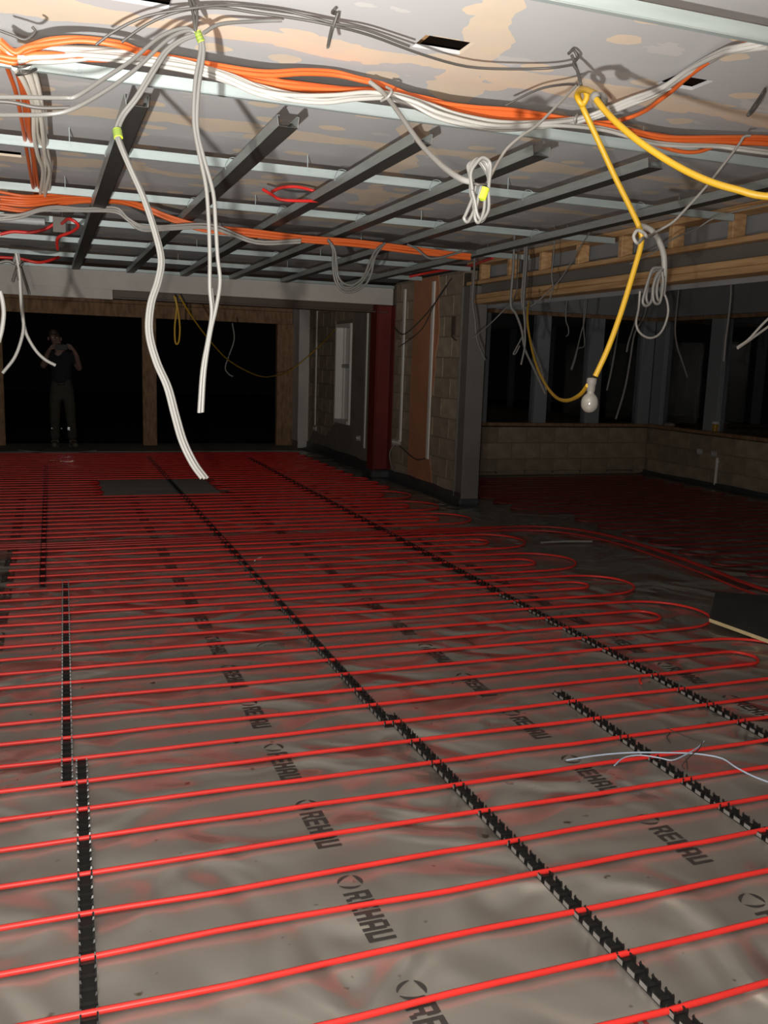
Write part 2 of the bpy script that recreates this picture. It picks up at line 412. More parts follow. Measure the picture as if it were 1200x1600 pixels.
# thin coats on the blockwork: real layers a few millimetres proud
def patch(name, m, pts, x, t, parent):
    n = len(pts); vs = [(x-t, y, z) for y, z in pts]+[(x+.004, y, z) for y, z in pts]
    fs = [tuple(range(n)), tuple(range(2*n-1, n-1, -1))]+[(i, n+i, n+(i+1) % n, (i+1) % n) for i in range(n)]
    return MB().add(vs, fs).build(name, m, parent)
q = random.Random(3)
edge_n = [(9.62+.10*math.sin(z*2.3)+q.uniform(-.03, .03)-.10*(z < .5), z) for z in [.10, .3, .5, .75, 1.0, 1.25, 1.45, 1.6, 1.75, 1.95, 2.15, 2.35, 2.49]]
edge_f = [(10.30+q.uniform(-.02, .02), z) for z in [2.49, 2.2, 1.8, 1.4, 1.0, .6, .3, .10]]
patch('plaster_coat', M_orangeplaster, edge_n+edge_f, XW, .008, wr)
patch('plaster_coat', M_render, [(11.34, .06), (11.34, 2.2), (12.60, 2.2), (12.64, .56), (13.5, .52), (13.9, .30), (14.6, .34), (14.96, .1)], XW, .006, wr)
# pier at the far corner
wf = struct(MB().box((3.97, 15.0, 0), (4.42, 15.6, 2.5)).box((-1.6, 15.40, 2.47), (4.42, 15.6, 2.6)).build('wall_far', M_plaster))
patch('corner_coat', M_render, [(15.0, .0), (15.0, .12), (15.4, .12), (15.4, .0)], 3.97, .004, wf)
# upstand strips of dark membrane at the wall foot
def upstand(name, pts, h=.13):
    mb = MB()
    for (a, b) in zip(pts[:-1], pts[1:]):
        d = Vector((b[0]-a[0], b[1]-a[1], 0)); n = max(2, int(d.length/.25)); nv = Vector((-d.y, d.x, 0)).normalized()
        vs = []; fs = []
        for k in range(n+1):
            p = Vector((a[0], a[1], 0))+d*k/n; hh = h+.025*noise.noise((p.x*2, p.y*2, 5)); o_ = .012*noise.noise((p.x*3, p.y*3, 1))
            vs += [p+nv*(.09+o_)+Vector((0, 0, .004)), p+nv*(.016+abs(o_)*.4)+Vector((0, 0, .022)), p+nv*.010+Vector((0, 0, hh)), p+Vector((0, 0, hh))]
        for k in range(n):
            for i in range(3): fs.append((4*k+i, 4*k+4+i, 4*k+5+i, 4*k+1+i))
        mb.add(vs, fs)
    return struct(mb.build(name, M_dpc))
upstand('baseboard_right', [(XW-.002, 8.70), (XW-.002, 10.98)])
upstand('baseboard_right_far', [(XW-.002, 11.28), (XW-.002, 15.0)])
upstand('baseboard_sunroom_back', [(5.3, 11.088), (8.24, 11.088)][::1], .06)
upstand('baseboard_sunroom_right', [(8.238, 11.1), (8.238, 2.0)][::-1], .06)

# bulkhead over the far beam
struct(MB().box((-1.6, 11.0, 2.225), (4.14, 11.03, 2.435), .002).box((-1.6, 11.0, 2.115), (.70, 11.03, 2.225), .002)
       .box((-1.6, 11.03, 2.405), (4.14, 11.40, 2.435)).build('trim_1', M_plaster))
struct(MB().box((-1.6, 11.06, 2.13), (4.1, 11.30, 2.145)).box((-1.6, 11.17, 2.145), (4.1, 11.185, 2.385)).box((-1.6, 11.06, 2.385), (4.1, 11.30, 2.40)).build('trim_2', M_darksteel))
struct(MB().box((-1.6, 10.975, 2.43), (4.14, 11.0, 2.465)).box((-1.6, 10.95, 2.43), (4.14, 10.975, 2.433)).build('trim_3', M_galv))

# far openings in a brown timber frame
d1 = struct(empty('door_1', (.38, YF, 0)))
def kid(name, a, b, m, parent, bev=.004):
    L0 = parent.location
    return MB().box([a[i]-L0[i] for i in range(3)], [b[i]-L0[i] for i in range(3)], bev).build(name, m, parent)
kid('lintel', (-1.6, YF-.07, 2.095), (3.95, YF+.07, 2.30), M_osb, d1)
kid('lintel_board', (-1.6, YF-.05, 2.305), (3.95, YF+.07, 2.48), M_osb, d1)
kid('jamb', (-.90, YF-.06, 0), (-.685, YF+.06, 2.095), M_osb, d1)
kid('middle_post', (1.43, YF-.06, 0), (1.655, YF+.06, 2.095), M_osb, d1)
kid('threshold', (-1.6, YF-1.02, -.005), (3.95, YF+.30, .012), mat('threshold_concrete', (.30, .285, .26), .9, var=.3, scale=3), d1)
kid('jamb', (3.69, YF-.06, 0), (3.97, YF+.06, 2.095), M_osb, d1)

# small white window in the right wall
w3 = struct(empty('window_3', (XW, 13.08, .56)))
for a, b in (((XW-.02, 13.40, .565), (XW+.20, 13.455, 2.055)), ((XW-.02, 12.705, .565), (XW+.20, 12.745, 2.055)), ((XW-.03, 12.745, .565), (XW+.20, 13.40, .62)), ((XW-.02, 12.745, 2.0), (XW+.20, 13.40, 2.055))):
    kid('lining', a, b, M_pvc, w3)
kid('transom', (XW+.075, 12.745, 1.40), (XW+.14, 13.40, 1.455), M_greyduct, w3)
for z0, z1 in ((.62, 1.40), (1.455, 2.0)):
    kid('sash', (XW+.09, 12.75, z0), (XW+.13, 12.83, z1), M_pvc, w3); kid('sash', (XW+.09, 13.31, z0), (XW+.13, 13.395, z1), M_pvc, w3)
    kid('pane', (XW+.105, 12.83, z0), (XW+.115, 13.31, z1), M_pvc, w3)

# sunroom: low block walls, posts, panes, fascia
wb = struct(MB().box((4.35, 11.11, 0), (8.5, 11.33, .675)).build('wall_sunroom_back', M_mortar))
block_wall_x(wb, 11.10, 4.9, 8.25, .01, .69)
ws = struct(MB().box((8.26, 1.95, 0), (8.5, 11.33, .675)).build('wall_sunroom_right', M_mortar))
block_wall_y(ws, 8.25, 3.4, 11.09, .01, .69)
n1 = struct(empty('window_1', (6.8, 11.15, .70)))
kid('sill', (4.4, 11.08, .69), (8.3, 11.30, .735), M_osb, n1)
kid('head_rail', (4.4, 11.10, 2.21), (8.3, 11.26, 2.26), M_osb, n1)
kid('fascia', (4.4, 11.06, 2.26), (8.25, 11.10, 2.66), M_fascia, n1)
px1 = [(5.46, 5.60), (6.33, 6.53), (7.17, 7.40), (8.06, 8.26)]
for a, b in px1: kid('post', (a, 11.10, .735), (b, 11.24, 2.21), M_alu, n1)
for (a, b) in zip(px1[:-1], px1[1:]): kid('pane', (a[1], 11.17, .735), (b[0], 11.18, 2.21), M_glass, n1, 0)
kid('pane', (4.4, 11.17, .735), (5.46, 11.18, 2.21), M_glass, n1, 0)
n2 = struct(empty('window_2', (8.3, 7.5, .70)))
kid('sill', (8.20, 1.95, .69), (8.46, 11.08, .735), M_osb, n2)
kid('head_rail', (8.25, 1.95, 2.21), (8.42, 11.10, 2.26), M_osb, n2)
kid('fascia', (8.21, 1.95, 2.26), (8.25, 11.06, 2.66), M_fascia, n2)
py2 = [(10.86, 11.09), (9.66, 9.92), (8.2, 8.46), (6.8, 7.06), (5.4, 5.66), (4.0, 4.26)]
for a, b in py2: kid('post', (8.26, a, .735), (8.40, b, 2.21), M_alu, n2)
for (a, b) in zip(py2[1:], py2[:-1]): kid('pane', (8.33, a[1], .735), (8.34, b[0], 2.21), M_glass, n2, 0)
# ground outside
struct(MB().box((-14, 15.75, -.3), (22, 40, -.1)).box((8.7, -6, -.3), (22, 15.75, -.1)).build('trim_4', M_night))

# ---------------------------------------------------------------- steel posts and the header over the sunroom opening
t = tag(empty('steel_column', (4.06, 11.12, 0)), 'red oxide painted steel H-column under the white bulkhead end', 'column')
kid('flange', (3.93, 11.0, .10), (3.945, 11.25, 2.225), M_redsteel, t); kid('flange', (4.17, 11.0, .10), (4.185, 11.25, 2.225), M_redsteel, t)
kid('web', (3.945, 11.12, .10), (4.17, 11.132, 2.225), M_redsteel, t)
kid('foot_wrap', (3.90, 10.96, 0), (4.20, 11.28, .105), M_dpc, t, .02)
t = tag(empty('steel_column', (4.25, 8.8, 0)), 'grey primed steel post at the edge of the sunroom opening', 'column')
kid('flange', (4.13, 8.70, .07), (4.335, 8.715, 2.325), M_greysteel, t); kid('flange', (4.13, 8.90, .07), (4.335, 8.915, 2.325), M_greysteel, t)
kid('web', (4.15, 8.715, .07), (4.165, 8.90, 2.325), M_greysteel, t)
kid('dark_gap_strip', (4.36, 8.95, 0), (4.46, 9.0, 2.14), M_phone, t)  # black strip added to fill the dark gap beside the post
kid('foot_wrap', (4.11, 8.68, 0), (4.355, 8.93, .075), M_dpc, t, .02)
t = tag(empty('timber_header', (4.28, 5.3, 2.14)), 'pale timber and steel header spanning the sunroom opening, with short studs on top', 'header beam')
kid('lower_plate', (4.18, 1.95, 2.135), (4.36, 8.70, 2.182), M_wood, t); kid('lower_plate', (4.19, 1.95, 2.184), (4.36, 8.70, 2.232), M_wood, t)
kid('steel_web', (4.25, 1.95, 2.232), (4.36, 8.69, 2.335), M_greysteel, t)
kid('upper_plate', (4.19, 1.95, 2.335), (4.36, 8.93, 2.372), M_wood, t)
kid('top_plate', (4.185, 1.95, 2.53), (4.36, 8.93, 2.575), M_wood, t)
for k in range(11): 
    y = 2.46+.614*k
    kid('stud', (4.195, y, 2.372), (4.30, y+.05, 2.53), M_wood, t)
kid('sheathing', (4.37, 1.95, 2.10), (4.385, 8.93, 2.60), M_fascia, t)

# ---------------------------------------------------------------- ceiling channels
def channel(name, y, x0, x1, label, skew=0.0):
    t = tag(empty(name, ((x0+x1)/2, y, 2.465)), label, 'steel channel', 'primary channels across the ceiling')
    L_ = x1-x0
    m = MB().box((-L_/2, 0, 0), (L_/2, .0016, .045)).box((-L_/2, .0016, 0), (L_/2, .016, .0016)).box((-L_/2, .0016, .0434), (L_/2, .016, .045)).box((-L_/2, -.0055, .0), (L_/2, 0, .0022))
    m.build('profile', M_galv, t)
    x = -L_/2+.5
    while x < L_/2-.1:
        mb = MB().tube([(x, .02, .02), (x, .02, .113)], .003, 6, 1).box((x-.012, -.003, .012), (x+.012, -.0002, .040)).lathe([(.006, 0), (.006, .006)], 8, Matrix.Translation((x, -.003, .025)) @ Matrix.Rotation(R(90), 4, 'X'))
        mb.build('hanger', M_galv, t); x += 1.2
    return t
labs = ['galvanised channel nearest the viewer, crossing the top right corner', 'galvanised channel just below the orange and white cable bundle',
        'galvanised channel third from the viewer, just past the batten ends', 'galvanised channel fourth from the viewer, in front of the second orange cable run',
        'galvanised channel fifth from the viewer, beyond the second orange run', 'galvanised channel sixth from the viewer, near the white bulkhead',
        'galvanised channel farthest from the viewer, right before the white bulkhead']
for y, lb in zip((2.285, 3.57, 4.85, 6.16, 7.50, 8.74, 10.06), labs):
    channel('ceiling_channel', y, -1.58, 4.14, lb)
def batten(x0, x1, y0, y1, label):
    t = tag(empty('furring_batten', (0, 0, 0)), label, 'ceiling batten', 'furring battens running away under the channels')
    zb, zt, e = 2.420, 2.463, .0018
    def sec(x, y, wd=.040):
        return [(x-wd-.006, y, zt), (x-wd, y, zb), (x+wd, y, zb), (x+wd+.006, y, zt)]
    a, b = sec(x0, y0), sec(x1, y1)
    m, mk = MB(), MB()
    for i in range(3):
        o_ = (Vector((1, 0, 0)), Vector((0, 0, 1)), Vector((-1, 0, 0)))[i]*e
        q = [Vector(a[i]), Vector(a[i+1]), Vector(b[i+1]), Vector(b[i])]; p2 = [v+o_ for v in q]
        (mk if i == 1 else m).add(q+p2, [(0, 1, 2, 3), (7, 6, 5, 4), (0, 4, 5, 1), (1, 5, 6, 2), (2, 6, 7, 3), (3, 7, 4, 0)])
    m.build('profile', M_batten, t); mk.build('shaded_underside', M_batten_shade, t)
    for sd in (0, 3):
        s_ = -1 if sd == 0 else 1
        p, q2 = Vector(a[sd]), Vector(b[sd])
        MB().add([p, p+Vector((-s_*.012, 0, 0)), q2+Vector((-s_*.012, 0, 0)), q2, p-Vector((0, 0, .0015)), p+Vector((-s_*.012, 0, -.0015)), q2+Vector((-s_*.012, 0, -.0015)), q2-Vector((0, 0, .0015))],
                 [(0, 1, 2, 3), (7, 6, 5, 4), (0, 4, 5, 1), (1, 5, 6, 2), (2, 6, 7, 3), (3, 7, 4, 0)]).build('lip', M_batten, t)
    for yc in (3.57, 4.85, 6.16, 7.5, 8.74, 10.06):
        if y0 < yc < y1:
            f = (yc-y0)/(y1-y0); x = x0+(x1-x0)*f
            MB().tube([(x-.046, yc-.02, 2.452), (x-.046, yc-.012, 2.475), (x-.02, yc, 2.514), (x+.02, yc, 2.514), (x+.046, yc-.012, 2.475), (x+.046, yc-.02, 2.452)], .0022, 5, 3).build('clip', M_galv, t)
    return t
for (a, lb) in zip([(.335, .305, 3.69, 10.97), (.925, .895, 3.72, 10.97), (1.51, 1.50, 3.72, 10.97), (2.06, 2.075, 3.68, 10.97), (2.635, 2.70, 3.64, 10.97), (3.40, 3.50, 2.60, 10.97)],
        ['leftmost dark steel batten, seen almost end on', 'dark steel batten second from the left', 'dark steel batten third from the left, with a red cable ring over it',
         'dark steel batten fourth from the left, behind the white cable coil', 'dark steel batten fifth from the left, crossed by the yellow cable', 'rightmost dark steel batten, above the timber header']):
    batten(a[0], a[1], a[2], a[3], lb)

# ---------------------------------------------------------------- clip rails on the floor
def clip_mesh(mb, x=0, y=0):
    for s in (-1, 1):
        xo, xi = s*.0205, s*.0165
        # wall plate with a hooked tooth at each end, slot between clips left open for a pipe
        mb.box((x+xi, y-.016, .004), (x+xo, y+.016, .020))
        for k in (-1, 1):
            mb.add([(x+xi-.002*s, y+k*.010, .019), (x+xo, y+k*.010, .019), (x+xo, y+k*.0165, .019), (x+xi-.002*s, y+k*.0165, .019),
                    (x+xo-.001*s, y+k*.014, .0265), (x+xi, y+k*.014, .0265)],
                   [(0, 1, 4, 5), (2, 3, 5, 4), (1, 2, 4), (0, 5, 3), (0, 3, 2, 1)])
    mb.box((x-.0165, y-.006, .004), (x+.0165, y+.006, .010))
    return mb
cm_ = clip_mesh(MB()); nblack = len(cm_.f)
for s_ in (-1, 1): cm_.box((s_*.0204, -.0145, .0058), (s_*.0212, .0145, .0185))
clipm = cm_.mesh('clip', M_black); clipm.materials.append(M_clip_glint)
for p_ in clipm.polygons:
    if p_.index >= nblack: p_.material_index = 1
def rail(x0, y0, x1, y1, label, near=True):
    d = Vector((x1-x0, y1-y0, 0)); Ln = d.length
    t = tag(empty('clip_rail', (x0, y0, 0), -math.atan2(d.x, d.y)), label, 'pipe rail', 'black clip rails under the pipes')
    MB().box((-.0205, 0, .0015), (.0205, Ln, .0055), .001).build('base_strip', M_blackm, t)
    n = int(Ln/.05)
    if near and n < 300:
        for k in range(n): inst('clip', clipm, t, (0, .025+k*.05, 0))
    else:
        mb = MB()
        for k in range(n):
            y = .025+k*.05
            for s in (-1, 1): mb.box((s*.0165, y-.016, .004), (s*.0205, y+.016, .026))
        o = mb.build('clips', M_black, t); o['kind'] = 'stuff'
    return t
rail(.030, 1.20, .072, 3.34, 'nearest left rail, its end overlapping a second rail to its left')
rail(.018, 3.12, .060, 6.13, 'left rail second from the viewer, between the overlap and the shiny pipe bend')
rail(-.082, 6.05, -.080, 12.6, 'far left rail set one step to the left, running to the doorway', False)
rail(1.352, 1.2, 1.325, 3.42, 'nearest middle rail, crossing the bottom right corner')
rail(1.290, 3.30, 1.300, 6.6, 'middle rail second from the viewer')
rail(1.302, 6.6, 1.33, 13.6, 'middle rail farthest from the viewer', False)
rail(2.775, 1.2, 2.772, 5.2, 'right hand rail nearest the viewer, ending at the right image edge')
rail(2.772, 5.2, 2.78, 13.4, 'right hand rail farthest from the viewer, passing the pipe loops', False)
rail(2.150, 1.2, 2.178, 3.46, 'short rail between the middle rail and the right hand rail')

# ---------------------------------------------------------------- underfloor heating pipes
PR = .0082
Yk = {2: 1.936, 3: 2.137, 4: 2.325, 5: 2.526, 6: 2.728, 7: 2.92, 8: 3.122, 9: 3.322, 10: 3.525, 11: 3.727, 12: 3.94, 13: 4.15, 14: 4.345, 15: 4.555, 16: 4.76, 17: 4.945, 18: 5.145, 19: 5.325, 20: 5.49, 21: 5.68}
def yk(k):
    if k in Yk: return Yk[k]
    return 1.538+(k)*.2015 if k < 2 else 5.68+(k-21)*.2005
for k in (-3, -2, -1, 0, 1): Yk[k] = 1.739-(1-k)*.2015
hz = lambda x, y: PR+.006+fz(x, y)+.0022*noise.noise((x*1.7, y*5.0, 2))
def pipe_run(t, y0, xa, xb, seed, amp=.008, m=None):
    pts = []; n = max(6, int(abs(xb-xa)/.22))
    for i in range(n+1):
        x = xa+(xb-xa)*i/n; f = i/n
        e = min(1, min(f, 1-f)*6)
        y = y0 + amp*e*noise.noise((x*1.1, seed*3.7, 0)) + amp*.5*e*noise.noise((x*3.3, seed*1.7, 4))
        pts.append((x, y, hz(x, y)))
    MB().tube(pts, PR, 8, 2, False).build('pipe_run', m or M_red, t)
def pipe_bend(t, x, ya, yb, reach, bulge=.0, m=None):
    """half loop from (x, ya) to (x, yb) reaching by `reach` along X"""
    pts = []; c, h = (ya+yb)/2, abs(yb-ya)/2
    for i in range(13):
        a = math.pi*i/12
        px = x+reach*math.sin(a)**(.85); py = c-math.copysign(1, yb-ya)*(h+bulge*math.sin(a)**2*abs(math.cos(a))*2)*math.cos(a)
        pts.append((px, py, hz(px, py)))
    MB().tube(pts, PR, 8, 2, False).build('pipe_bend', m or M_red, t)
def xend(k, outer):   # right hand turning point of the loops
    return None
c_flow = tag(empty('heating_circuit', (0, 1, 0)), 'red floor pipe of the near field making the wide outer loops at the right', 'heating pipe', 'red underfloor heating circuits')
c_ret = tag(empty('heating_circuit', (0, 1.2, 0)), 'red floor pipe of the near field making the small inner loops at the right', 'heating pipe', 'red underfloor heating circuits')
for c in (c_flow, c_ret): c.location = (0, 0, 0)
XR_O, XR_I = 3.40, 3.28
def field(flow, ret, k0, k1, xl, xo, xi, ro, ri, seed, amp=.014):
    """double meander over runs k0..k1, groups of four start at k0; left turns are offset by two"""
    for k in range(k0, k1+1):
        g = (k-k0) % 4
        outer = g in (0, 3)
        # the circuit alternates: outer runs of one right hand group belong to the flow pipe
        cir = flow if outer else ret
        pipe_run(cir, yk(k), xl+rnd.uniform(-.03, .03)*0, xo if outer else xi, seed+k, amp)
    for k in range(k0, k1+1, 4):
        if k+3 <= k1:
            pipe_bend(flow, xo, yk(k), yk(k+3), ro, .0)
        if k+2 <= k1: pipe_bend(ret, xi, yk(k+1), yk(k+2), ri, .035)
    for k in range(k0+2, k1+1, 4):
        if k+3 <= k1: pipe_bend(ret, xl, yk(k), yk(k+3), -.30)
        if k+2 <= k1: pipe_bend(flow, xl, yk(k+1), yk(k+2), -.12)
field(c_flow, c_ret, -3, 24, -.30, 3.42, 3.26, .40, .23, 10)
field(c_flow, c_ret, 25, 28, -.30, 3.42, 3.26, .40, .23, 10)
# supply pipes crossing in a band and turning into the sunroom
for i, (y, lb) in enumerate(((7.22, 'red supply pipe at the near edge of the band crossing the floor to the sunroom'), (7.30, 'red supply pipe in the middle of the band crossing the floor'),
                             (7.385, 'red supply pipe at the far edge of the band crossing the floor'))):
    pts = [(x, y+.02*noise.noise((x*.8, i*9.1, 1))+(.01 if i == 1 else 0)) for x in [-.9+.35*j for j in range(14)]]
    o_ = .09*i
    pts += [(4.02+o_*.4, y-.02), (4.36+o_, y-.18), (4.56+o_, y-.60), (4.60+o_, y-1.2), (4.56+o_, y-1.9), (4.50+o_, y-2.5), (4.6+o_, y-3.2)]
    tag(MB().tube([(a, b, PR+.006+.020*(i == 1 and a > 3.9)+fz(a, b)) for a, b in pts], PR, 8, 3).build('supply_pipe', M_supply_shade), lb, 'heating pipe', 'supply pipes to the sunroom')
# far field with the bare island patch left free
f2 = tag(empty('heating_circuit'), 'red floor pipe of the far field beyond the supply band, wide loops', 'heating pipe', 'red underfloor heating circuits')
f3 = tag(empty('heating_circuit'), 'red floor pipe of the far field beyond the supply band, small loops', 'heating pipe', 'red underfloor heating circuits')
YB = 7.62
def yk_far(k): return YB+.197*k
save = yk
yk = yk_far
field(f2, f3, 0, 11, -.80, 3.45, 3.30, .40, .23, 60)
fl = tag(empty('heating_circuit'), 'red floor pipe left of the bare grey floor patch', 'heating pipe', 'red underfloor heating circuits')
fr = tag(empty('heating_circuit'), 'red floor pipe right of the bare grey floor patch', 'heating pipe', 'red underfloor heating circuits')
for k in range(12, 18):
    pipe_run(fl, yk(k), -1.1, .40, 90+k); pipe_run(fr, yk(k), 1.86, 3.62, 120+k)
for k in range(12, 18, 2):
    pipe_bend(fl, .40, yk(k), yk(k+1), .11); pipe_bend(fr, 3.62, yk(k), yk(k+1), .20)
for k in range(13, 17, 2):
    pipe_bend(fl, -1.1, yk(k), yk(k+1), -.1); pipe_bend(fr, 1.86, yk(k), yk(k+1), -.1)
f4 = tag(empty('heating_circuit'), 'red floor pipe nearest the dark doorway, beyond the bare patch', 'heating pipe', 'red underfloor heating circuits')
for k in range(18, 34):
    y = yk(18)+(k-18)*.197
    pipe_run(f4, y, -.9, 3.55, 150+k)
    if k < 33: pipe_bend(f4, 3.55 if k % 2 == 0 else -.9, y, y+.197, .2 if k % 2 == 0 else -.2)
yk = save
# sunroom circuits
s1 = tag(empty('heating_circuit'), 'shaded red floor pipe filling the far half of the sunroom floor', 'heating pipe', 'red underfloor heating circuits')
s2 = tag(empty('heating_circuit'), 'shaded red floor pipe filling the near half of the sunroom floor', 'heating pipe', 'red underfloor heating circuits')
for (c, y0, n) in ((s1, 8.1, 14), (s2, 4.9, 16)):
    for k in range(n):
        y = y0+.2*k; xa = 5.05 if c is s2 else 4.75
        pipe_run(c, y, xa, 7.75, 200+k+n*7, .02, M_red_shade)
        if k < n-1: pipe_bend(c, 7.75 if k % 2 == 0 else xa, y, y+.2, .16 if k % 2 == 0 else -.16, 0, M_red_shade)

# ---------------------------------------------------------------- things lying on the floor
t = tag(empty('insulation_board', (3.98, 4.28, 0)), 'foil faced insulation board with a cream foam edge lying at the right edge', 'insulation board')
# quadrilateral offcut resting on the pipes
cor = [(3.665, 4.19), (3.72, 3.55), (4.75, 3.75), (4.45, 4.55), (4.16, 4.72)]
def slab(pts, z0, z1, loc):
    n = len(pts); vs = [(x-loc[0], y-loc[1], z0) for x, y in pts]+[(x-loc[0], y-loc[1], z1) for x, y in pts]
    return vs, [tuple(range(n))[::-1], tuple(range(n, 2*n))]+[(i, (i+1) % n, n+(i+1) % n, n+i) for i in range(n)]
cor = cor[::-1]
area = sum(cor[i][0]*cor[(i+1) % 5][1]-cor[(i+1) % 5][0]*cor[i][1] for i in range(5))
if area < 0: cor = cor[::-1]
v, f = slab(cor, .031, .052, (3.98, 4.28)); MB().add(v, f).build('foam_core', M_foam, t)
v, f = slab(cor, .052, .0535, (3.98, 4.28)); MB().add(v, f).build('foil_face', M_foilface, t)
wires = [(1.786,2.732,0.045),(1.930,2.736,0.045),(2.064,2.721,0.045),(2.174,2.689,0.045),(2.280,2.653,0.045),(2.342,2.617,0.045),(2.379,2.571,0.045),(2.375,2.497,0.045),(2.383,2.424,0.045),(2.403,2.365,0.045)]
t = tag(empty('wire_offcut', wires[3]), 'tangle of pale blue and grey wire offcuts lying across the pipes', 'wire offcuts')
lw = lambda pts: [tuple(p[i]-wires[3][i] for i in range(3)) for p in pts]
MB().tube(lw(wires), .0035, 6, 4).build('wire', M_blue, t)
MB().tube(lw([(1.930,2.633,0.050),(2.005,2.680,0.050),(2.079,2.682,0.050),(2.137,2.641,0.050),(2.170,2.609,0.050),(2.248,2.633,0.050),(2.345,2.677,0.050),(2.412,2.721,0.050)]), .0028, 6, 4).build('wire', M_blue, t)
MB().tube(lw([(2.403,2.718,0.052),(2.339,2.662,0.052),(2.270,2.622,0.052),(2.176,2.557,0.052),(2.167,2.516,0.052),(2.231,2.604,0.052)]), .0022, 6, 4).build('wire', M_darkc, t)
MB().tube(lw([(2.353,2.877,0.047),(2.365,2.819,0.047),(2.387,2.748,0.047),(2.408,2.716,0.047)]), .0022, 6, 4).build('wire', M_darkc, t)
tag(MB().tube([(2.390,2.903,0.012),(2.345,2.862,0.012),(2.332,2.820,0.012)], .003, 6, 4).build('pipe_clip', M_darkc), 'small dark curl of plastic on the foil above the blue wires', 'debris')
tag(MB().tube([(2.691,3.516,0.012),(2.651,3.471,0.012),(2.638,3.438,0.012)], .005, 6, 3).build('pipe_clip', M_red), 'small red plastic scrap on the foil left of the right hand rail', 'debris')
tag(MB().tube([(1.396,6.460,0.012),(1.428,6.520,0.012),(1.466,6.558,0.012)], .005, 6, 3).build('paper_scrap', M_pvc), 'tiny white scrap on the foil beside the middle rail', 'debris')
for i, (pt, lb) in enumerate((([(-0.467,14.606,0.020),(-0.193,14.314,0.020),(0.164,14.116,0.020),(0.635,14.475,0.020)], 'thin pale batten lying at the doorway threshold'), ([(3.910,6.603,0.020),(4.138,6.615,0.020),(4.396,6.564,0.020)], 'thin pale strip lying on the floor at the sunroom opening'))):
    tag(MB().tube(pt, .010, 6, 2).build('floor_strip', M_grey), lb, 'strip')
# dead leaf like marks
tag(MB().tube([(0.985,4.477,0.006),(1.023,4.523,0.006),(1.077,4.532,0.006),(1.135,4.483,0.006),(1.090,4.483,0.006),(1.022,4.489,0.006)], .0022, 5, 3).build('string_loop', M_darkc), 'thin dark loop of string on the foil between two prints', 'string')

# ---------------------------------------------------------------- cables on the ceiling
def cable(name, label, cat, pts, r, m, group=None, n=8, sub=5):
    return tag(MB().tube(pts, r, n, sub).build(name, m), label, cat, group)
OG, WG = 'orange cables tied along the second channel', 'white cables tied along the second channel'
OL, WL = 'orange cable strapped in the bundle above the second channel', 'white cable strapped in the bundle above the second channel'
o_paths = [
 [(-0.116,3.200,2.442),(-0.077,3.200,2.415),(-0.034,3.200,2.435),(0.032,3.200,2.464),(0.127,3.200,2.481),(0.244,3.200,2.483),(0.329,3.250,2.482),(0.547,3.300,2.490),(0.730,3.320,2.495),(0.874,3.340,2.524),(1.000,3.360,2.542),(1.098,3.360,2.533),(1.200,3.360,2.524),(1.330,3.360,2.495),(1.485,3.380,2.494),(1.637,3.380,2.491),(2.044,3.380,2.496),(2.388,3.380,2.490),(2.686,3.380,2.492),(3.032,3.380,2.527)],
 [(-0.118,3.200,2.401),(-0.073,3.200,2.389),(-0.007,3.200,2.409),(0.109,3.250,2.440),(0.207,3.250,2.449),(0.376,3.300,2.481),(0.547,3.300,2.474),(0.707,3.320,2.471),(0.846,3.320,2.470),(1.044,3.340,2.479),(1.200,3.360,2.501),(1.409,3.360,2.487),(1.573,3.360,2.465),(1.797,3.360,2.479),(2.046,3.360,2.496),(2.342,3.360,2.478),(2.538,3.360,2.466),(2.772,3.360,2.492),(3.015,3.360,2.513)],
 [(-0.119,3.200,2.383),(-0.071,3.200,2.382),(0.012,3.200,2.406),(0.168,3.250,2.438),(0.355,3.300,2.470),(0.526,3.300,2.463),(0.685,3.320,2.451),(0.823,3.320,2.452),(0.995,3.340,2.468),(1.175,3.360,2.489),(1.383,3.360,2.479),(1.572,3.360,2.479),(1.768,3.360,2.490),(2.047,3.360,2.487),(2.279,3.360,2.481),(2.472,3.360,2.469),(2.804,3.360,2.509),(3.013,3.360,2.529)],
 [(0.547,3.300,2.482),(0.707,3.320,2.480),(0.870,3.320,2.467),(1.093,3.340,2.478),(1.278,3.360,2.493),(1.464,3.360,2.465),(1.741,3.360,2.465),(2.048,3.360,2.482),(2.296,3.360,2.465),(2.509,3.360,2.432),(2.641,3.360,2.438),(2.773,3.360,2.481),(3.016,3.360,2.508)],
 [(-0.117,3.200,2.420),(-0.074,3.200,2.400),(-0.025,3.200,2.426),(0.051,3.200,2.459),(0.147,3.200,2.478),(0.256,3.220,2.481),(0.479,3.280,2.477),(0.681,3.300,2.454),(0.893,3.320,2.465),(1.143,3.340,2.485),(1.357,3.360,2.485),(1.573,3.360,2.472),(1.825,3.360,2.490),(2.047,3.360,2.491),(2.183,3.360,2.505),(2.249,3.300,2.519),(2.253,3.200,2.523),(2.226,3.100,2.524),(2.219,3.000,2.540),(2.179,2.850,2.549),(2.144,2.700,2.551),(2.150,2.600,2.560),(2.152,2.500,2.560)],
]
for p in o_paths[:4]: p += [(3.2, p[-1][1]+.01, p[-1][2]-.01), (4.12, p[-1][1]+.02, p[-1][2])]
OLS = ['orange cable arching highest over the bundle left of the pale cable crossing', OL, OL, 'orange cable dipping in a shallow loop under the bundle near the right edge', 'orange cable leaving the bundle upwards past the right cut-out']
for p, OLx in zip(o_paths, OLS): cable('orange_cable', OLx, 'cable', p, .0085, M_orange, OG)
for p, d in zip(o_paths[:3], ((0, -.012, -.012), (.0, .012, .010), (0, -.014, .006))):
    cable('orange_cable', OL, 'cable', jit(shift(p, d), .004, 5), .008, M_orange, OG)
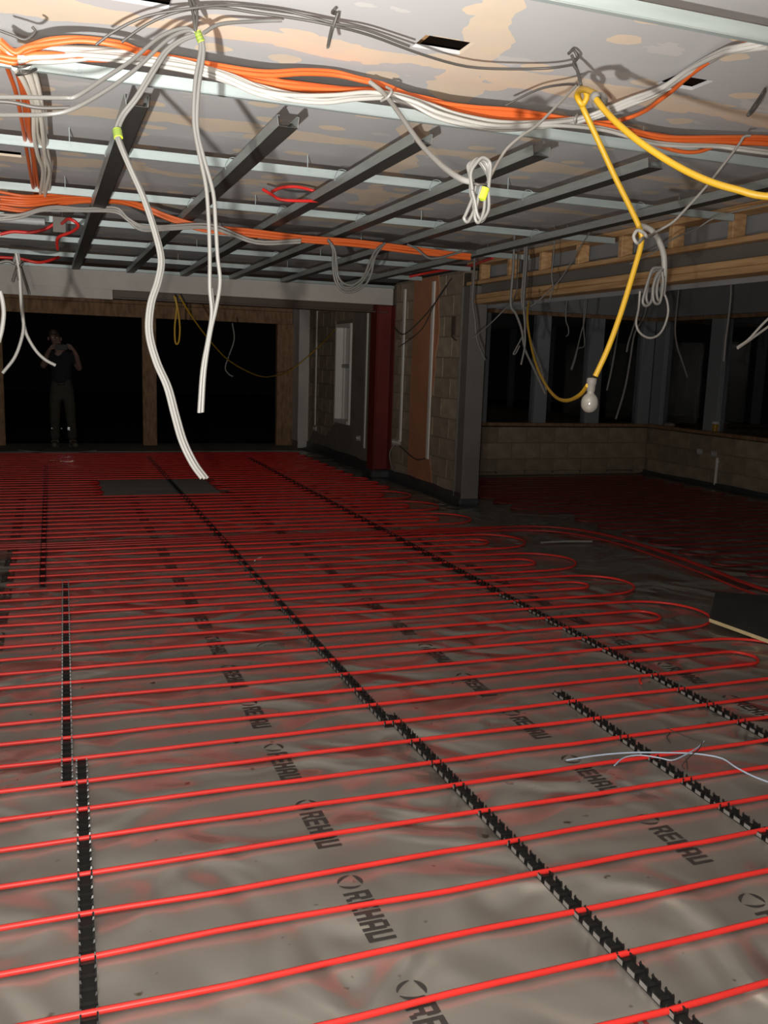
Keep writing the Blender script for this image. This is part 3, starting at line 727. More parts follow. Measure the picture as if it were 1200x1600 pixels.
w_paths = [
 [(-0.117,3.200,2.427),(-0.070,3.200,2.397),(-0.016,3.220,2.429),(0.089,3.220,2.451),(0.268,3.250,2.470),(0.479,3.280,2.469),(0.610,3.280,2.452),(0.717,3.260,2.415),(0.832,3.260,2.406),(0.978,3.280,2.431),(1.105,3.300,2.463),(1.217,3.300,2.471),(1.300,3.280,2.436),(1.422,3.260,2.401),(1.582,3.260,2.394),(1.785,3.280,2.422),(2.010,3.300,2.481),(2.104,3.200,2.510),(2.192,3.100,2.543),(2.189,3.000,2.545),(2.170,2.850,2.554),(2.144,2.700,2.551),(2.097,2.550,2.528),(2.118,2.400,2.502)],
 [(-0.067,3.200,2.386),(0.011,3.200,2.395),(0.078,3.220,2.414),(0.248,3.250,2.459),(0.458,3.280,2.464),(0.588,3.280,2.441),(0.695,3.260,2.404),(0.809,3.260,2.397),(0.978,3.280,2.423),(1.130,3.300,2.462),(1.274,3.280,2.444),(1.396,3.260,2.402),(1.610,3.260,2.390),(1.841,3.280,2.431),(2.010,3.300,2.474),(2.127,3.150,2.519),(2.162,3.000,2.535),(2.159,2.837,2.560),(2.100,2.600,2.537),(2.080,2.500,2.519),(2.129,2.400,2.515)],
 [(-0.067,3.200,2.397),(-0.007,3.220,2.434),(0.127,3.220,2.445),(0.309,3.250,2.463),(0.522,3.280,2.461),(0.699,3.280,2.436),(0.860,3.280,2.423),(1.056,3.300,2.453),(1.204,3.300,2.478),(1.359,3.300,2.459),(1.483,3.280,2.431),(1.700,3.280,2.429),(2.009,3.300,2.488),(2.149,3.100,2.533),(2.201,2.980,2.560)],
 [(-0.067,3.200,2.394),(0.031,3.220,2.432),(0.186,3.220,2.448),(0.391,3.250,2.465),(0.588,3.280,2.461),(0.763,3.260,2.412),(0.925,3.260,2.409),(1.074,3.280,2.443),(1.243,3.300,2.465),(1.430,3.280,2.420),(1.636,3.260,2.407),(1.869,3.280,2.443),(2.142,3.340,2.473),(2.363,3.340,2.448),(2.524,3.340,2.450),(2.723,3.340,2.467),(2.948,3.300,2.462)],
]
w_paths[3].append((4.12, 3.34, 2.49))
WLS = ['white cable leaving the bundle up to the right edge below the nearest channel', WL, WL, 'white cable staying with the orange cables to the right edge']
for p, WLx in zip(w_paths, WLS): cable('white_cable', WLx, 'cable', p, .0085, M_whiteb, WG)
for p, d in zip(w_paths, ((0, .016, .008), (0, -.014, .010), (0, .010, -.014), (0, -.01, -.010))):
    cable('white_cable', WL, 'cable', jit(shift(p, d), .004, 9), .0075, M_whiteb, WG)
# branch running away from the viewer along the ceiling at the left
OG2, WG2 = 'orange cables in the branch at the left', 'white cables in the branch at the left'
for i, dx in enumerate((-.016, .0, .016, .006)):
    p = [(-0.081,3.584,2.500),(-0.070,3.717,2.500),(-0.051,4.059,2.500),(-0.046,4.609,2.500),(-0.035,5.255,2.500),(-0.028,6.128,2.500),(-0.001,6.831,2.500)]
    cable('orange_cable', 'orange cable in the branch running away at the left edge', 'cable', jit(shift(p, (dx-.022, 0, -.010+.012*(i % 2))), .006, 40+i), .0085, M_orange, OG2)
for i, dx in enumerate((.0, .018, .034, .046)):
    p = [(-0.062,3.561,2.490),(-0.041,3.746,2.490),(-0.019,4.100,2.490),(-0.019,4.612,2.490),(0.000,5.024,2.490),(0.011,5.473,2.490),(-0.007,6.291,2.490),(-0.002,6.969,2.490)]
    cable('white_cable', 'white cable in the branch running away at the left edge', 'cable', jit(shift(p, (dx-.022, 0, -.022+.012*(i % 2))), .008, 60+i), .0095, M_cream, WG2)
# second run beyond the fourth channel
OG3 = 'orange cables in the second run across the ceiling'
for i in range(7):
    p = [(-0.258,6.200,2.400),(-0.113,6.200,2.398),(0.018,6.250,2.424),(0.152,6.300,2.463),(0.434,6.400,2.499),(0.622,6.450,2.474),(0.790,6.450,2.422),(1.026,6.450,2.374),(1.338,6.450,2.364),(1.731,6.450,2.351),(2.141,6.450,2.350),(2.545,6.450,2.338),(2.860,6.450,2.323),(3.048,6.450,2.317)]
    p = [(a[0], a[1]+.012*(i % 2), a[2]+(.016*(i-3)*max(.35, min(1, 1-(a[0]+.1)*1.6)))) for a in p]
    cable('orange_cable', 'orange cable in the second run, beyond the fourth channel', 'cable', jit(p, .006, 80+i), .0095, M_orange, OG3)
for i in range(3):
    p = [(-0.257,6.100,2.300),(-0.149,6.100,2.320),(-0.032,6.150,2.371),(0.073,6.200,2.399),(0.227,6.250,2.408),(0.426,6.300,2.432),(0.505,6.300,2.379),(0.594,6.300,2.334),(0.756,6.350,2.357),(1.062,6.400,2.388),(1.373,6.400,2.309),(1.694,6.400,2.342)]
    cable('white_cable', 'white cable lying with the second orange run', 'cable', jit(shift(p, (0, 0, -.012*i)), .006, 95+i), .008, M_white, 'white cables of the second run')
cable('red_cable', 'red cable curving under the grey conduit at the left edge', 'cable', [(-0.308,7.200,2.316),(-0.222,7.200,2.341),(-0.115,7.200,2.345),(-0.015,7.200,2.370),(0.073,7.200,2.427)], .012, M_red)
cable('red_cable', 'short red cable dropping beside the leftmost batten', 'cable', [(0.103,6.880,2.380),(0.151,6.700,2.394),(0.208,6.700,2.357),(0.168,6.800,2.323),(0.085,6.900,2.294),(0.072,7.000,2.261),(0.076,7.100,2.232)], .011, M_red)
cable('red_cable', 'red cable sagging below the sixth channel at the left', 'cable', [(-0.366,8.400,2.266),(-0.217,8.400,2.266),(-0.056,8.400,2.245),(0.100,8.500,2.307)], .013, M_red)
cable('red_cable', 'red cable lying on the third batten in a half ring', 'cable', [(1.197,5.400,2.475),(1.239,5.350,2.442),(1.285,5.300,2.410),(1.438,5.300,2.417),(1.549,5.350,2.438),(1.631,5.400,2.478)], .0095, M_red, None)
cable('red_cable', 'red cable arching over the third batten in a half ring', 'cable', [(1.270,5.500,2.483),(1.332,5.500,2.514),(1.431,5.500,2.527),(1.531,5.500,2.514),(1.589,5.450,2.490)], .0095, M_red, None)
cable('red_cable', 'dark red cable run where the ceiling meets the right wall corner', 'cable', shift([(3.878,9.800,2.506),(4.102,9.591,2.560),(4.175,8.906,2.560),(4.040,8.048,2.560)], (0, 0, -.03)), .014, M_red)
cable('conduit', 'grey plastic conduit along the ceiling at the left edge', 'conduit', [(-0.296,7.000,2.397),(-0.172,7.000,2.398),(-0.005,7.000,2.399)], .026, M_greyduct, None, 10, 1)
bx = (0.099,6.900,2.373)
t = tag(empty('junction_box', bx), 'small brown junction box under the left ends of the second cable run', 'junction box')
MB().box((-.05, -.03, -.05), (.03, .03, .05), .006).build('body', M_darksteel, t); MB().box((-.052, -.034, -.052), (.032, -.03, .052), .002).build('lid', M_greysteel, t)
# tie straps on bundle
def strap(name, label, pts, r, m, group=None): return cable(name, label, 'strap', pts, r, m, group, 6, 3)
strap('cable_tie', 'white tie around the main bundle at the pale cable crossing', [(1.170,3.250,2.483),(1.172,3.200,2.458),(1.158,3.200,2.434),(1.152,3.250,2.433)], .005, M_white)
strap('cable_tie', 'white tie around the main bundle below the yellow loop', [(1.987,3.280,2.491),(1.959,3.250,2.466),(1.981,3.280,2.461)], .006, M_white)
strap('cable_tie', 'dark tie around the branch at its upper end', [(-0.085,3.300,2.400),(-0.057,3.250,2.386),(-0.023,3.300,2.416)], .005, M_darkc)
strap('cable_tie', 'dark tie around the branch, second from the top', [(-0.080,3.550,2.439),(-0.050,3.500,2.434),(-0.017,3.550,2.466)], .005, M_darkc)

# hooks of dark strapping fixed to the ceiling
for (pt, lb) in (([(0.847,2.838,2.560),(0.848,2.870,2.560),(0.868,2.884,2.560),(0.850,2.880,2.517),(0.827,2.840,2.445),(0.852,2.880,2.512),(0.864,2.862,2.560)], 'black strap hook hanging from the ceiling left of the middle cut-out'),
                 ([(0.424,2.950,2.556),(0.431,2.920,2.509),(0.434,2.900,2.456),(0.442,2.920,2.514),(0.432,2.950,2.558)], 'black strap hook on the ceiling above the lime green tape'),
                 ([(1.659,2.820,2.540),(1.678,2.820,2.555),(1.695,2.820,2.533),(1.669,2.800,2.504),(1.676,2.780,2.476),(1.668,2.740,2.420),(1.680,2.800,2.497),(1.672,2.820,2.538)], 'black strap hook on the ceiling holding the yellow loop'),
                 ([(2.546,2.878,2.560),(2.545,2.900,2.538),(2.459,2.860,2.450),(2.509,2.880,2.483),(2.566,2.900,2.559)], 'black strap hook on the ceiling at the right edge')):
    cable('strap_hook', lb, 'hook', pt, .005, M_darkc, None, 6, 4)
for (pt, lb) in (([(0.155,3.000,2.407),(0.210,2.980,2.448),(0.300,2.950,2.493),(0.427,2.920,2.524),(0.542,2.920,2.551),(0.679,2.917,2.560),(0.776,2.900,2.549),(0.853,2.880,2.534),(0.959,2.880,2.531),(1.119,2.900,2.511)], 'thin dark cable along the ceiling through the hooks'),
                 ([(0.229,3.000,2.425),(0.303,2.980,2.480),(0.394,2.950,2.520),(0.505,2.930,2.541),(0.620,2.920,2.541),(0.756,2.900,2.537),(0.854,2.880,2.527),(0.987,2.900,2.523),(1.185,2.950,2.509),(1.363,2.980,2.504),(1.518,2.950,2.509),(1.640,2.900,2.515),(1.679,2.800,2.505)], 'second thin dark cable along the ceiling, sagging past the cut-out'),
                 ([(-0.112,3.100,2.438),(-0.077,3.100,2.430),(-0.042,3.100,2.423),(-0.014,3.100,2.449),(-0.022,3.100,2.462)], 'dark strap ends over the left cable junction'),
                 ([(1.628,3.200,2.464),(1.705,3.100,2.504),(1.752,3.000,2.502),(1.684,2.780,2.436)], 'thin grey cable rising to the yellow loop hook')):
    cable('dark_cable', lb, 'cable', pt, .0045, M_darkc, None, 6, 4)

# pale cables from the lime tape down to the left edge
for (pt, lb) in (([(0.450,2.920,2.447),(0.408,2.920,2.466),(0.331,2.900,2.424),(0.244,2.850,2.333),(0.160,2.800,2.257),(0.090,2.750,2.193),(0.056,2.750,2.184),(-0.041,2.700,2.161),(-0.132,2.650,2.138)], 'pale cable swept from the lime tape to the left edge, upper of the two'),
                 ([(0.454,2.920,2.444),(0.419,2.920,2.461),(0.353,2.900,2.420),(0.252,2.850,2.308),(0.160,2.800,2.223),(0.072,2.750,2.155),(0.006,2.750,2.135),(-0.074,2.700,2.113),(-0.133,2.650,2.094)], 'pale cable swept from the lime tape to the left edge, lower of the two'),
                 ([(0.720,3.000,2.560),(0.638,3.000,2.545),(0.518,2.950,2.503),(0.461,2.920,2.460)], 'pale cable lying on the ceiling right of the lime tape'),
                 ([(-0.132,3.000,2.213),(-0.081,3.000,2.216),(-0.011,3.000,2.210),(0.079,3.000,2.221)], 'dark cable at the left edge behind the pale cables')):
    cable('pale_cable' if 'pale' in lb[:5] else 'dark_cable', lb, 'cable', pt, .0058 if 'pale' in lb[:5] else .006, M_whiteh if 'pale' in lb[:5] else M_darkc)

def bundle(name, label, strands, r, m, tape=None, cat='cable bundle'):
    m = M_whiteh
    base = strands[0][0]
    t = tag(empty(name, base), label, cat)
    loc = lambda p: [tuple(a[i]-base[i] for i in range(3)) for a in p]
    for s_ in strands: MB().tube(loc(s_), r, 8, 5).build('cable', m, t)
    if tape:
        for (a, b, c) in tape:
            MB().tube(loc([a, b]), c, 10, 1).build('tape', M_tape, t)
            va, vb = Vector(a), Vector(b)
            for k in (.2, .5, .8):
                p = va.lerp(vb, k); d = (vb-va).normalized()*.004
                MB().tube(loc([p-d, p+d]), c*1.06, 10, 1).build('tape_band', M_lime2, t)
    return t
# the long bundle hanging lowest
core = [(0.450,2.920,2.458),(0.399,2.920,2.433),(0.355,2.920,2.398),(0.323,2.920,2.351),(0.267,2.920,2.257),(0.224,2.920,2.198),(0.205,2.900,2.147),(0.212,2.880,2.108),(0.240,2.860,2.036),(0.274,2.840,1.954),(0.302,2.820,1.863),(0.318,2.800,1.780),(0.306,2.780,1.714),(0.283,2.760,1.647),(0.275,2.740,1.564),(0.293,2.720,1.482),(0.322,2.700,1.409),(0.341,2.680,1.327),(0.360,2.660,1.253),(0.388,2.640,1.190),(0.416,2.620,1.149)]
st = []
for i, (dx, dy) in enumerate(((-.0045, 0), (.0045, .003), (0, -.005), (.001, .007))):
    st.append([(p[0]+dx*(1+1.0*max(0, k-8)/12), p[1]+dy, p[2]) for k, p in enumerate(core if i < 2 else core[6:])])
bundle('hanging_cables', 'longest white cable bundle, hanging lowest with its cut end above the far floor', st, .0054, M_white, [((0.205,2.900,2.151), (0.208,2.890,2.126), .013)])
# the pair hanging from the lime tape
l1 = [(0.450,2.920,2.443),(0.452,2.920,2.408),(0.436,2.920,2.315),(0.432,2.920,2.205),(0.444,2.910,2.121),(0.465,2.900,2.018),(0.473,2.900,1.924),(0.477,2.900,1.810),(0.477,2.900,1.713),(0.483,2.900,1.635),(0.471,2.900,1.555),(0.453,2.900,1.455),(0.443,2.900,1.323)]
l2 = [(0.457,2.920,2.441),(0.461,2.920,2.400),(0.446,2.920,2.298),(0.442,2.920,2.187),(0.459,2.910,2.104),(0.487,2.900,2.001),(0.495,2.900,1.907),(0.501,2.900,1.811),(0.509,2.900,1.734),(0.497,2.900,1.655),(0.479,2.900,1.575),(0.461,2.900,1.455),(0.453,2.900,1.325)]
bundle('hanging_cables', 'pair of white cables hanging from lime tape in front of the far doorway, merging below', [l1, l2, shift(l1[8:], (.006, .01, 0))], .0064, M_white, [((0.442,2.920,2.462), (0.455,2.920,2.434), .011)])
# loops hanging from the second orange run
sw = [[(1.892,6.400,2.357),(1.942,6.400,2.299),(1.963,6.400,2.202),(1.975,6.400,2.113),(2.015,6.400,2.061),(2.094,6.400,2.052),(2.171,6.400,2.116),(2.217,6.400,2.228),(2.264,6.400,2.313),(2.332,6.400,2.363)],
      [(1.895,6.410,2.358),(1.935,6.410,2.290),(1.938,6.410,2.179),(1.960,6.410,2.068),(2.020,6.410,2.003),(2.098,6.410,2.003),(2.186,6.410,2.054),(2.233,6.410,2.139),(2.259,6.410,2.259),(2.326,6.410,2.364)],
      [(1.908,6.420,2.352),(1.953,6.420,2.270),(1.961,6.420,2.136),(2.003,6.420,2.035),(2.082,6.420,2.021),(2.169,6.420,2.081),(2.235,6.420,2.199),(2.257,6.420,2.292),(2.329,6.420,2.360)],
      [(2.504,6.400,2.367),(2.576,6.400,2.344),(2.640,6.400,2.303),(2.693,6.400,2.279),(2.786,6.400,2.294),(2.864,6.400,2.318),(2.953,6.400,2.348)]]
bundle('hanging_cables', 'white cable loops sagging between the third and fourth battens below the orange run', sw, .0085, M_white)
# coil at the centre
ctr = (1.103,2.300,1.964)
t = tag(empty('cable_coil', ctr), 'white cable coil bound with lime tape, hanging below the fourth batten', 'cable coil')
lc = lambda p: [tuple(a[i]-ctr[i] for i in range(3)) for a in p]
for i in range(6):
    o_ = (i-2.5)*2.0
    q = random.Random(50+i); j = lambda: q.uniform(-1.5, 1.5)
    pts = [(1.082,2.300,1.962),(1.076,2.300,2.002),(1.080,2.300,2.031),(1.098,2.300,2.046),(1.118,2.300,2.039),(1.131,2.300,2.008),(1.130,2.300,1.966),(1.132,2.300,1.916),(1.114,2.300,1.890),(1.100,2.300,1.900),(1.091,2.300,1.929),(1.082,2.300,1.962)]
    pts = [(p[0]+o_*.0016*(1 if p[2] < 2.02 else -.4)+j()*.0008, p[1]+o_*.004+j()*.001, p[2]+j()*.002) for p in pts]
    MB().tube(lc(pts), .0048, 6, 4).build('cable', M_whiteh, t)
for e in ((724,340,736,292), (730,346,746,296), (740,338,748,290)):
    pass
for k, pts in enumerate(([(1.091,2.290,1.984),(1.080,2.290,1.943),(1.063,2.290,1.901),(1.058,2.290,1.889),(1.071,2.290,1.883),(1.089,2.290,1.919),(1.102,2.290,1.962)], [(1.100,2.280,1.980),(1.091,2.280,1.935),(1.085,2.280,1.896),(1.097,2.280,1.881),(1.111,2.280,1.912),(1.112,2.280,1.961)])):
    MB().tube(lc(pts), .0048, 6, 4).build('cable', M_whiteh, t)
MB().tube(lc([(1.112,2.280,1.971),(1.102,2.280,1.941)]), .012, 10, 1).build('tape', M_tape, t)
MB().tube(lc([(1.078,2.290,1.983),(1.090,2.275,1.977),(1.120,2.290,1.983)]), .004, 6, 3).build('tie_wire', M_darkc, t)
cable('pale_cable', 'pale grey cable from the white tie down to the coil', 'cable', [(1.123,3.300,2.507),(1.161,3.250,2.460),(1.162,3.100,2.362),(1.145,2.850,2.209),(1.109,2.600,2.096),(1.085,2.450,2.038),(1.074,2.350,2.002),(1.082,2.300,1.987)], lambda f: .0085, M_grey)
cable('pale_cable', 'thin pale cable from the coil up to the yellow loop hook', 'cable', [(1.138,2.320,1.995),(1.175,2.360,2.038),(1.254,2.450,2.116),(1.341,2.520,2.181),(1.426,2.580,2.235),(1.557,2.680,2.340),(1.660,2.760,2.424)], .0042, M_white)

# yellow festoon cable, its two bulbs
def bulb_holder(name, label, top, direction, s=1.0):
    t = tag(empty(name, top), label, 'light bulb')
    d = Vector(direction).normalized(); M = Vector((0, 0, 1)).rotation_difference(d).to_matrix().to_4x4()
    MB().lathe([(.010*s, 0), (.019*s, .003*s), (.019*s, .022*s), (.016*s, .026*s), (.016*s, .046*s), (.0145*s, .052*s)], 16, M).build('holder', M_greysteel, t)
    prof = [(.013, .050), (.014, .060), (.022, .067), (.029, .077), (.0325, .089), (.033, .101), (.031, .112), (.024, .123), (.016, .130), (.006, .133), (.001, .1335)]
    MB().lathe([(a*s, b*s) for a, b in prof], 20, M).build('bulb', M_bulb, t)
    return t
y_low = (1.787,2.740,1.471)
bulb_holder('festoon_bulb', 'frosted bulb hanging on the yellow cable in front of the sunroom windows', y_low, (-.03, 0, -1), .92)
y_up = (1.552,2.470,2.307)
bulb_holder('festoon_bulb', 'frosted bulb in a dark holder beside the yellow loop near the ceiling', y_up, (.55, .55, .05), .75)
cable('yellow_cable', 'yellow festoon cable from the loop at the ceiling down past the hanging bulb', 'cable',
      [(1.572,2.500,2.324),(1.599,2.600,2.364),(1.637,2.700,2.390),(1.650,2.730,2.380),(1.671,2.730,2.360),(1.680,2.720,2.385),(1.667,2.730,2.409),(1.658,2.740,2.391),(1.672,2.740,2.365),(1.688,2.730,2.329),(1.741,2.730,2.254),(1.814,2.730,2.149),(1.887,2.730,2.051),(1.932,2.730,1.984),(1.942,2.730,1.938),(1.919,2.730,1.839),(1.879,2.730,1.695),(1.837,2.730,1.573),(1.800,2.740,1.476)], .0098, M_yellow)
cable('yellow_cable', 'yellow festoon cable looping from the hanging bulb into the sunroom', 'cable',
      [(1.771,2.740,1.444),(1.841,2.900,1.403),(2.035,3.300,1.367),(2.281,3.800,1.364),(2.513,4.300,1.414),(2.736,4.800,1.516),(2.962,5.300,1.682),(3.155,5.700,1.849),(3.325,6.000,1.974)], .0075, M_yellow)
cable('yellow_cable', 'yellow festoon cable from the upper bulb out through the right edge', 'cable',
      [(1.553,2.460,2.294),(1.558,2.420,2.256),(1.566,2.360,2.206),(1.592,2.280,2.141),(1.646,2.200,2.075),(1.696,2.120,2.023),(1.747,2.050,1.990),(1.826,1.980,1.967)] + [(2.05, 1.80, 1.97), (2.2, 1.62, 2.05), (2.42, 1.50, 2.3), (2.5, 1.48, 2.577)], .0098, M_yellow)
cable('yellow_cable', 'thin yellow cable hooked in a long loop under the far lintel', 'cable', [(1.366,10.800,2.183),(1.395,10.800,2.054),(1.372,10.800,1.836),(1.378,10.800,1.654),(1.414,10.800,1.655),(1.430,10.800,1.802),(1.416,10.800,1.983),(1.381,10.800,2.169)], .011, M_yellow)
cable('yellow_cable', 'thin brownish cable slung across the far doorway to the corner pier', 'cable', [(1.411,10.700,2.179),(1.584,10.900,1.958),(1.909,11.500,1.680),(2.282,12.200,1.447),(2.805,13.000,1.262),(3.182,13.600,1.238),(3.635,14.200,1.336),(4.049,14.000,1.734),(4.104,13.400,1.973)], .009, M_yellow)

# right side: grey drop, coil and loose ends
cable('pale_cable', 'thin pale cable from the right strap hook down to the grey knot', 'cable', [(2.774,3.200,2.485),(2.742,3.200,2.476),(2.722,3.200,2.446),(2.650,3.200,2.355),(2.564,3.200,2.252),(2.471,3.200,2.155),(2.418,3.200,2.105),(2.329,3.200,2.055)], .0055, M_white)
cable('grey_cable', 'thick grey cable curving down beside the yellow cable', 'cable', [(2.334,3.300,2.101),(2.357,3.250,2.076),(2.378,3.220,2.028),(2.391,3.200,1.971),(2.401,3.200,1.894),(2.400,3.200,1.817)], .0125, M_grey)
cable('grey_cable', 'small grey cable knot around the yellow cable', 'cable', [(2.169,3.000,2.012),(1.941,2.720,1.954),(1.877,2.660,1.926),(1.860,2.660,1.945),(1.873,2.660,1.967),(1.899,2.660,1.961),(1.945,2.700,1.956),(2.189,3.000,2.019)], .006, M_grey)
ct = (2.356,3.200,1.840)
t = tag(empty('cable_coil', ct), 'pale cable coil hanging in front of the timber header at the right', 'cable coil')
lc2 = lambda p: [tuple(a[i]-ct[i] for i in range(3)) for a in p]
for k, pts in enumerate(([(2.379,3.200,1.924),(2.342,3.200,1.916),(2.327,3.200,1.877),(2.313,3.200,1.825),(2.305,3.200,1.781),(2.325,3.200,1.766),(2.348,3.200,1.788),(2.350,3.200,1.840),(2.363,3.200,1.892),(2.386,3.200,1.919)],
                         [(2.372,3.180,1.912),(2.344,3.180,1.874),(2.336,3.180,1.825),(2.347,3.180,1.782),(2.372,3.180,1.778),(2.381,3.180,1.815),(2.383,3.180,1.866),(2.372,3.180,1.912)],
                         [(2.388,3.220,1.921),(2.352,3.220,1.898),(2.338,3.220,1.846),(2.337,3.220,1.794),(2.358,3.220,1.779),(2.377,3.220,1.837),(2.390,3.220,1.900)],
                         [(2.385,3.190,1.918),(2.365,3.190,1.866),(2.364,3.190,1.814),(2.379,3.190,1.789),(2.394,3.190,1.829),(2.391,3.190,1.888)])):
    MB().tube(lc2(pts), .0062, 6, 4).build('cable', M_whiteh, t)
cable('grey_cable', 'dim grey cable loop hanging below the right coil', 'cable', [(2.702,3.600,1.871),(2.728,3.600,1.829),(2.740,3.600,1.776),(2.725,3.600,1.711),(2.693,3.600,1.668),(2.644,3.600,1.654),(2.592,3.600,1.675),(2.566,3.600,1.718),(2.574,3.600,1.786),(2.574,3.600,1.864)], .0055, M_grey)
cable('white_cable', 'pale cable end poking in at the right edge, upper of the pair', 'cable', [(2.825,3.000,1.767),(2.750,3.000,1.701),(2.691,3.000,1.642),(2.637,3.000,1.607)], .0052, M_white)
cable('white_cable', 'pale cable end poking in at the right edge, lower of the pair', 'cable', [(2.849,3.020,1.727),(2.771,3.020,1.677),(2.686,3.010,1.627),(2.640,3.000,1.604)], .0052, M_white)
cable('pale_cable', 'thin pale cable slanting behind the header studs at the right', 'cable', [(4.19, 4.45, 2.55)] + [(3.824,4.600,2.439),(3.743,4.700,2.374),(3.713,4.900,2.326),(3.723,5.100,2.265),(3.696,5.300,2.211)], .005, M_grey)
GS = 'dim cables hanging in the sunroom opening'
for (pt, r_, lb) in (
  ([(3.799,6.000,2.497),(3.724,6.000,2.386),(3.602,6.000,2.184),(3.491,6.000,2.061),(3.348,6.000,1.947),(3.269,6.000,1.925)], .006, 'thin cable slung diagonally under the ceiling towards the sunroom bundle'),
  ([(3.853,7.200,2.116),(3.706,7.200,1.944),(3.626,7.400,1.791),(3.563,7.500,1.722)], .007, 'thin cable slung down to the grey steel post'),
  ([(3.822,8.000,2.112),(3.859,8.000,1.933),(3.889,8.000,1.752),(3.944,8.000,1.632),(3.990,8.000,1.559)], .014, 'grey cable end hanging beside the grey steel post'),
  ([(3.495,6.600,1.998),(3.546,6.600,1.924),(3.607,6.600,1.800),(3.647,6.600,1.648),(3.754,6.600,1.470),(3.863,6.600,1.288)], .013, 'thick grey cable of the dim cluster, ending lowest'),
  ([(3.592,6.600,2.028),(3.628,6.600,1.928),(3.673,6.600,1.777),(3.743,6.600,1.625),(3.813,6.600,1.482),(3.867,6.600,1.315)], .010, 'grey cable of the dim cluster, running beside its lowest end'),
  ([(3.675,6.700,2.063),(3.695,6.700,1.935),(3.681,6.700,1.780),(3.618,6.700,1.647),(3.597,6.700,1.605),(3.620,6.700,1.611),(3.652,6.700,1.674)], .008, 'grey cable of the dim cluster, curled at its left tip'),
  ([(3.555,6.500,2.021),(3.580,6.500,1.822),(3.590,6.500,1.671),(3.565,6.500,1.518)], .010, 'grey cable of the dim cluster, hanging straight'),
  ([(4.753,7.500,1.988),(4.763,7.500,1.869),(4.782,7.500,1.720),(4.713,7.500,1.688),(4.692,7.500,1.597),(4.659,7.500,1.488)], .008, 'dim cable end in front of the second window pane, left strand'),
  ([(4.767,7.500,1.988),(4.737,7.500,1.838),(4.706,7.500,1.688),(4.674,7.500,1.561),(4.651,7.500,1.494)], .008, 'dim cable end in front of the second window pane, right strand'),
  ([(4.619,7.600,1.985),(4.655,7.600,1.885),(4.660,7.600,1.825),(4.633,7.600,1.800)], .008, 'short dim cable hook under the window head'),
  ([(4.647,6.500,2.157),(4.639,6.500,1.973),(4.611,6.500,1.867),(4.572,6.500,1.733),(4.560,6.500,1.653)], .009, 'dim cable end left of the right coil'),
  ([(5.078,7.000,2.014),(4.984,7.000,1.839),(4.957,7.000,1.609),(4.930,7.000,1.378),(4.890,7.000,1.203),(4.848,7.000,1.057)], .011, 'long dim cable hanging to the sill between the panes'),
  ([(4.948,7.200,1.957),(4.927,7.200,1.724),(4.898,7.200,1.489),(4.865,7.200,1.311)], .010, 'dim cable hanging right of the yellow cable'),
  ([(4.713,5.500,2.214),(4.729,5.500,2.078),(4.727,5.500,1.893),(4.720,5.500,1.753),(4.722,5.500,1.588)], .011, 'grey cable hanging in front of the right window post'),
  ([(5.419,7.000,1.915),(5.458,7.000,1.742),(5.531,7.000,1.598),(5.605,7.000,1.452)], .010, 'dim cable hanging between the corner post and the right post'),
  ([(3.621,6.200,2.200),(3.639,6.200,2.106),(3.613,6.200,2.008)], .006, 'thin dim cable in front of the header left of the yellow cable')):
    p0 = pt[0]; zt = 2.618 if p0[0] > 4.55 else 2.577
    pt = [(p0[0], p0[1], zt), (p0[0]+.005, p0[1], (p0[2]+zt)/2)] + pt
    cable('grey_cable', lb, 'cable', pt, r_*.8, M_dim, GS)
# left edge hanging ends
cable('pale_cable', 'forked pale cable at the left, left end', 'cable', [(-0.143,5.000,1.980),(-0.131,5.000,1.890),(-0.128,5.000,1.796),(-0.125,5.000,1.702),(-0.119,5.000,1.623),(-0.136,5.000,1.542),(-0.169,5.000,1.461),(-0.226,5.000,1.385)], .0085, M_grey)
cable('pale_cable', 'forked pale cable at the left, right end', 'cable', [(-0.135,5.020,1.982),(-0.126,5.020,1.876),(-0.124,5.020,1.750),(-0.116,5.020,1.623),(-0.097,5.020,1.560),(-0.059,5.020,1.496),(-0.017,5.020,1.456),(0.029,5.020,1.431)], .0085, M_grey)
cable('pale_cable', 'pale cable at the very left edge', 'cable', [(-0.179,4.000,1.733),(-0.171,4.000,1.696),(-0.168,4.000,1.645),(-0.177,4.000,1.582),(-0.191,4.000,1.531)], .009, M_grey)
for (pt, lb) in (([(-0.140,5.000,1.980),(-0.153,5.000,1.942),(-0.130,5.000,1.918),(-0.111,5.000,1.945),(-0.137,5.000,1.905),(-0.132,5.000,1.849)], 'dark strap knot over the forked cable'), ([(-0.166,5.100,1.848),(-0.144,5.050,1.909),(-0.130,5.000,1.931),(-0.115,5.050,1.886),(-0.088,5.100,1.789)], 'dark strap tails behind the forked cable'), ([(-0.219,5.000,1.931),(-0.183,5.000,1.940),(-0.148,5.000,1.930)], 'dark strap reaching in from the left edge to the knot')):
    cable('strap_hook', lb, 'hook', pt, .008, M_darkc, None, 6, 4)
cable('dark_cable', 'dim dark cable hanging in the far doorway right half', 'cable', [(2.457,13.000,1.984),(2.485,13.000,1.761),(2.413,13.000,1.533),(2.358,13.000,1.351),(2.414,13.000,1.261),(2.469,13.000,1.235)], .010, M_grey)

